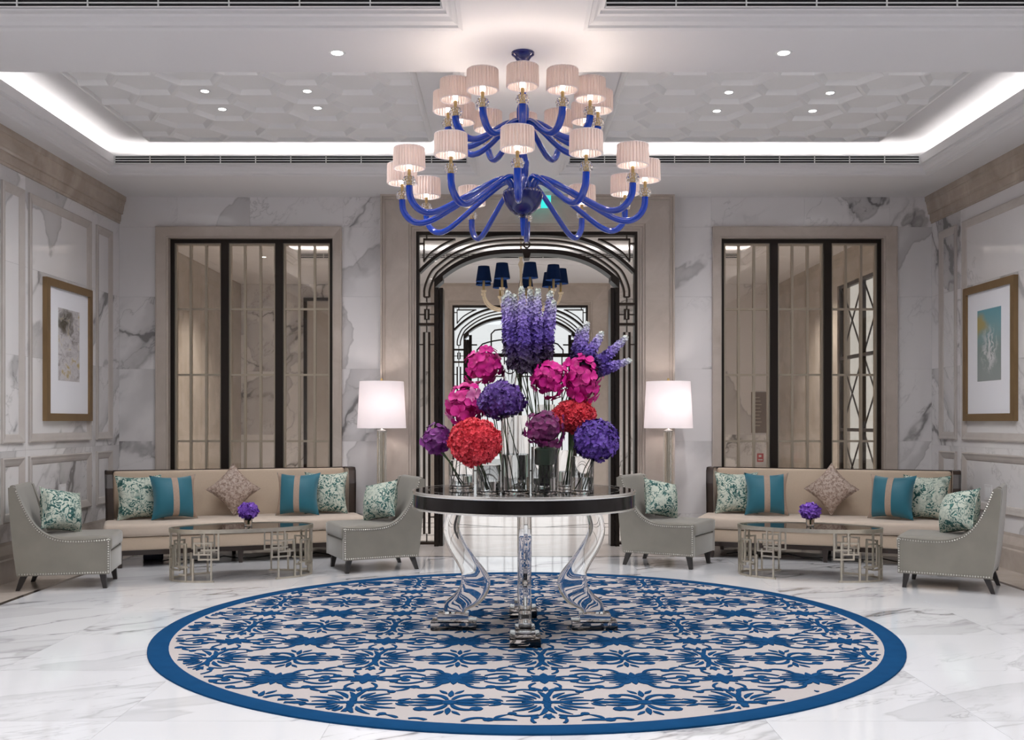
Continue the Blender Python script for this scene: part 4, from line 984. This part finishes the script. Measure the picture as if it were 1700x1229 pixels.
for k in range(9):
    a = math.radians(-78+k*40); dz = .05*((k*5) % 3-1)
    ar = obj('arm', am, ch2, (0,0,0), (0,0,a))
    for nm, me in (('drip_cup', cp), ('candle_sleeve', cs), ('lamp_shade', nsd), ('light_bulb', bl)): obj(nm, me, ar)
    light('vestibule_lamp', 'POINT', (.60*cos(a), .60*sin(a), 3.60), 2.0, CWARM, ch2, shadow_soft_size=.03)

# ------------------------------------------------------------------ vases and flowers
ZTT = TZ+zt+.0008
def vase(label, px0, px1, Y, ytop, kind='cylinder', fill=.45):
    r = (px1-px0)/2*Y/F; X = ((px0+px1)/2-VX)*Y/F; h = CH+(VY-ytop)*Y/F-ZTT
    t = thing('glass_vase', label, 'vase', (X, Y, ZTT), 0, 'clear glass vases on the pedestal table'); w = .004
    if kind == 'trumpet': prof = [(0,0),(r*1.1,0),(r*1.1,.012),(r*.5,.04),(r*.45,h*.6),(r*.62,h*.85),(r,h),(r-w*.7,h),(r*.62-w,h*.85),(r*.45-w,h*.6),(r*.45-w,.06),(0,.055)]
    else: prof = [(0,0),(r-.004,0),(r,.004),(r,h-.002),(r-.001,h),(r-w,h),(r-w,.024),(r-.010,.018),(0,.016)]
    MB().lathe(prof, 40, cap=False).build('glass', 'clear_glass', t, 40)
    if fill and kind != 'trumpet':
        MB().lathe([(0,.0265),(r-w-.0012,.0265),(r-w-.0012,h*fill),(0,h*fill)], 32, cap=False).build('water', 'water', t, 40)
    return Vector((X, Y, ZTT+.03)), r-w
V = {}
V['a'] = vase('clear glass vase at the left end, half behind the red carnations', 745, 787, 7.20, 764)
V['b'] = vase('clear glass vase in front, below the red carnations', 791, 831, 6.62, 772)
V['c'] = vase('widest tall clear glass vase at the middle of the table', 832, 880, 6.66, 690, fill=.5)
V['d'] = vase('clear glass vase holding the plum blooms in front', 882, 926, 6.60, 742, fill=.35)
V['e'] = vase('clear glass vase behind, holding the green stems of the coral blooms', 926, 952, 7.15, 748)
V['f'] = vase('clear glass vase at the right end, below the violet hydrangea', 948, 986, 6.68, 758)
V['g'] = vase('tall flared glass vase below the left magenta orchids', 831, 862, 7.10, 606, 'trumpet', 0)
V['h'] = vase('tall narrow glass vase holding the delphiniums and orchids', 892, 921, 7.12, 672, fill=.5)
def frame_to(nrm, spin=0):
    n_ = Vector(nrm).normalized(); return n_.to_track_quat('Z', 'Y').to_matrix().to_4x4() @ Matrix.Rotation(spin, 4, 'Z')
def floret(m, c, nrm, size, npet=4, cup=.35, rnd=random):
    m.m = Matrix.Translation(c) @ frame_to(nrm, rnd.uniform(0, 6.28))
    for k in range(npet):
        a = 2*PI*k/npet; ca, sa = cos(a), sin(a); w = size*.62; j = rnd.uniform(-.25, .25)*size
        P = [(0,0,0), (.5*size,-w*.75,cup*size*.6+j), (size,-w*.45,cup*size+j), (size*1.08,0,cup*size*.8), (size,w*.45,cup*size-j), (.5*size,w*.75,cup*size*.6-j)]
        m.add([(x*ca-y*sa, x*sa+y*ca, z) for x, y, z in P], [(0,1,2,3), (0,3,4,5)])
    m.m = Matrix.Identity(4)
def fib(n):
    for i in range(n):
        z = 1-2*(i+.5)/n; a = i*2.399963; r = math.sqrt(1-z*z); yield Vector((r*cos(a), r*sin(a), z))
def stems(t, root, base, br, top, n, mat='stem_green', rad=.0035, seed=1, spread=.02):
    rd = random.Random(seed)
    for i in range(n):
        a = rd.uniform(0, 6.28); q = br*math.sqrt(rd.random())*.75; b = base+Vector((q*cos(a), q*sin(a), 0))-root; e = Vector(top)-root+Vector((rd.uniform(-1,1)*spread, rd.uniform(-1,1)*spread, 0))
        mid = b.lerp(e, .55); mid.x = b.x*.55+e.x*.45
        mid += Vector((0,0,.0)); MB().tube([b, b.lerp(mid, .5), mid, mid.lerp(e, .5), e], rad, 6).build('stem', mat, t, 60)
def hydrangea(name, label, cat, px, py, Y, rw, rh_, mat, v, n, size, npet=4, cup=.35, seed=1, nst=5, grp='flower heads in the vases'):
    c = at(px, py, Y); k = Y/F; rx, rz = rw*k, rh_*k; rd = random.Random(seed); base, br = V[v]
    t = thing(name, label, cat, base, 0, grp); m = MB(); off = c-base
    m.ball(tuple(off), (rx*.86, rx*.86, rz*.86), 14, 9)
    for p in fib(n):
        lump = 1+.07*sin(p.x*7+seed)*cos(p.z*6+seed*2)+rd.uniform(-.06, .06)
        q = Vector((p.x*rx*lump*.95, p.y*rx*lump*.95, p.z*rz*lump*.95)); nn = (p+Vector((rd.uniform(-.45,.45), rd.uniform(-.45,.45), rd.uniform(-.45,.45))))
        floret(m, off+q, nn, size*rd.uniform(.8, 1.2), npet, cup, rd)
    m.build('bloom', mat, t, kind='stuff')
    stems(t, base, base, br, c-Vector((0,0,rz*.6)), nst, seed=seed)
    return t
hydrangea('carnation_ball', 'dense coral red ball of carnations at the front left of the table', 'flowers', 789, 734, 6.55, 42, 37, 'petal_red', 'b', 750, .0155, 5, .9, 3, 6)
hydrangea('carnation_ball', 'coral red carnations peeking from behind the violet hydrangea at the right', 'flowers', 952, 692, 6.98, 35, 25, 'petal_red', 'e', 520, .0155, 5, .9, 4, 7)
hydrangea('hydrangea', 'dark violet hydrangea head over the middle vase', 'flowers', 833, 665, 6.75, 38, 31, 'petal_violet', 'c', 300, .022, 4, .25, 5, 4)
hydrangea('hydrangea', 'blue violet hydrangea head hanging over the right end of the table', 'flowers', 989, 731, 6.68, 36, 34, 'petal_blueviolet', 'f', 280, .023, 4, .25, 6, 5)
# orchid bloom mesh
def bloom_mesh(name, mat, size, ruffle=.0):
    m = MB(); rd = random.Random(5)
    def pt(a, L, w, lift, droop):
        ca, sa = cos(a), sin(a); rows = [(0,.18,0), (.3,.75,.10), (.6,1,.14), (.85,.78,.08), (1,.25,.0)]; vs = []; fs = []
        for i, (t, ww, z) in enumerate(rows):
            for u in (-1, -.5, 0, .5, 1):
                x, y, zz = t*L, u*w*ww, z*L*lift+abs(u)*.10*L*lift-droop*t*t*L+ruffle*L*sin(u*6+i*2)
                vs.append((x*ca-y*sa, x*sa+y*ca, zz))
        for i in range(4):
            for j in range(4): fs.append((i*5+j, i*5+j+1, i*5+j+6, i*5+j+5))
        m.add(vs, fs)
    for a in (PI/2, PI*7/6, PI*11/6): pt(a, size*.95, size*.34, .7, .10)
    m.m = Matrix.Translation((0,0,.006))
    for a in (.12, PI-.12): pt(a, size*1.05, size*.58, 1.0, .12)
    m.m = Matrix.Translation((0,0,.010)); pt(-PI/2, size*.35, size*.16, 1.6, -.6)
    me = m.mesh(name, mat, 60); a_ = me.attributes.new('rim', 'FLOAT', 'POINT')
    for i_ in range(len(me.vertices)): a_.data[i_].value = 1.0 if (i_ % 5 in (0, 4) or (i_ % 25)//5 == 4) else 0.0
    return me
OB = {k_: bloom_mesh('orchid_bloom', 'petal_'+k_, .058, .04) for k_ in ('magenta','plum','purple','pink')}
def orchids(label, px, py, Y, rw, rh_, col, v, n, seed, sc=1.0, front=True, nst=3, extra=None):
    c = at(px, py, Y); kk = Y/F*1.08; rx, rz = rw*kk, rh_*kk; rd = random.Random(seed); base, br = V[v]
    t = thing('orchid_cluster', label, 'flowers', base, 0, 'flower heads in the vases'); off = c-base
    MB().ball(tuple(off), (rx*.66, rx*.6, rz*.68), 10, 7).build('core', 'petal_'+col, t, 60)
    for i, p in enumerate(fib(n)):
        jj = rd.uniform(.78, 1.22); q = off+Vector((p.x*rx*.72*jj+rd.uniform(-.012,.012), p.y*rx*.68*jj, p.z*rz*.74*jj+rd.uniform(-.012,.012))); nn = (p+Vector((rd.uniform(-.35,.35), rd.uniform(-.5,-.1), rd.uniform(-.35,.35)))).normalized()
        o = obj('orchid_bloom', OB[extra if (extra and i % 6 == 5) else col], t)
        o.matrix_local = Matrix.Translation(q) @ frame_to(nn, rd.uniform(-.6, .6)) @ Matrix.Scale(sc*rd.uniform(.8, 1.2), 4)
    stems(t, base, base, br, c-Vector((0,0,rz*.3)), nst, seed=seed)
    return t
orchids('magenta orchids at the upper left of the arrangement', 803, 607, 7.12, 36, 31, 'magenta', 'g', 20, 11)
orchids('magenta orchids behind the coral carnations at the left', 770, 672, 6.98, 32, 36, 'magenta', 'a', 22, 12, extra='pink')
orchids('purple orchid head lowest at the left end of the table', 726, 731, 7.05, 27, 29, 'purple', 'a', 22, 13, .8)
orchids('bright magenta orchids just right of the tall delphiniums', 910, 628, 6.95, 33, 32, 'magenta', 'h', 22, 14)
orchids('bright magenta orchids below the leaning delphiniums', 967, 630, 6.98, 31, 40, 'magenta', 'h', 24, 15)
orchids('dark plum orchids at the front centre right of the table', 903, 711, 6.58, 38, 34, 'plum', 'd', 30, 16, .72, nst=4)
# a dark wrapped leaf inside vase d
base, br = V['d']; MB().lathe([(br*.66,.16),(br*.78,.165),(br*.8,.26),(br*.7,.265)], 20).build('leaf_wrap', 'leaf_dark', None, 50, loc=(base.x, base.y, base.z), label='dark green leaf wrapped round the stems inside the plum orchids vase', cat='leaf')
# delphinium spikes
def spike(t, root, base, top, r0, n, seed):
    rd = random.Random(seed); d = Vector(top)-Vector(base); L = d.length; m = MB()
    for i in range(n):
        u = (i+.5)/n; a = i*2.4; rr = r0*(1-.75*u**1.5)*rd.uniform(.75, 1.15); z = u*L
        nn = Vector((cos(a), sin(a), .25+.5*u)); floret(m, (rr*.8*cos(a), rr*.8*sin(a), z), nn+Vector((rd.uniform(-.3,.3),)*3), (.026-.013*u)*rd.uniform(.85, 1.15), 5, .35, rd)
    m.tube([(0,0,0),(0,0,L*.55),(0,0,L*.85),(0,0,L)], [r0*.45,r0*.36,r0*.1,.002], 7)
    s_ = MB(); s_.v, s_.f = m.v, m.f
    o = s_.build('flower_spike', 'petal_delphinium', t, kind='stuff'); o.matrix_local = Matrix.Translation(Vector(base)-root) @ frame_to(d)
    return o
def delphinium(label, spikes, Y, v, seed):
    base, br = V[v]; t = thing('delphinium_bunch', label, 'flowers', base, 0, 'flower heads in the vases')
    for i, (bx, by, tx, ty, dy, r0) in enumerate(spikes):
        b = at(bx, by, Y+dy); e = at(tx, ty, Y+dy*1.3); spike(t, base, b, e, r0, int(130*(e-b).length/.42), seed+i)
        stems(t, base, base, br, b, 1, seed=seed+i, spread=.004, rad=.004)
delphinium('tall upright delphiniums, dark violet below and lilac at the tips', [(856,612,843,484,-.06,.055), (872,618,866,478,-.12,.055), (888,616,893,480,-.08,.055), (900,606,914,484,.02,.05), (880,606,880,482,.08,.05), (863,604,853,490,.06,.05), (848,590,836,492,.0,.045), (905,596,920,500,-.08,.045)], 7.05, 'h', 40)
delphinium('lilac delphiniums leaning out to the right over the magenta orchids', [(958,612,975,536,.0,.05), (968,606,1000,552,-.08,.05), (980,618,1040,560,-.06,.045), (985,620,1046,598,-.1,.04), (955,602,962,545,.06,.045), (972,612,1020,580,.02,.04)], 7.05, 'h', 60)
# little posies on the coffee tables
def posy(label, px, py, Y, base_z, seed):
    c = at(px, py, Y); t = thing('posy_vase', label, 'vase', (c.x, Y, base_z), 0, 'small posies on the coffee tables'); h = .075
    MB().lathe([(0,0),(.030,0),(.034,.004),(.044,h),(.041,h),(.031,.012),(0,.010)], 28, cap=False).build('glass', 'clear_glass', t, 40)
    q = thing('violet_posy', label.replace('small glass vase holding', 'ball of').replace('with', 'as'), 'flowers', (c.x, Y, base_z+.012), 0, 'violet blossoms on the coffee tables'); m = MB(); rd = random.Random(seed)
    m.ball((0,0,.125), (.062,.062,.048), 12, 8)
    for p in fib(110): floret(m, Vector((p.x*.080, p.y*.080, .125+p.z*.064)), p+Vector((rd.uniform(-.6,.6), rd.uniform(-.6,.6), rd.uniform(-.6,.6))), .026*rd.uniform(.8,1.2), 4, .35, rd)
    m.build('bloom', 'petal_lavender', q, kind='stuff')
    MB().tube([(0,0,.001),(0,0,.10)], .006, 6).tube([(.01,.005,.001),(.005,0,.10)], .004, 6).build('stem', 'stem_green', q)
posy('small glass vase holding violet blossoms on the left coffee table', 412, 850, 9.62, .4695, 81)
posy('small glass vase holding violet blossoms on the right coffee table', 1345, 846, 9.62, .4695, 82)
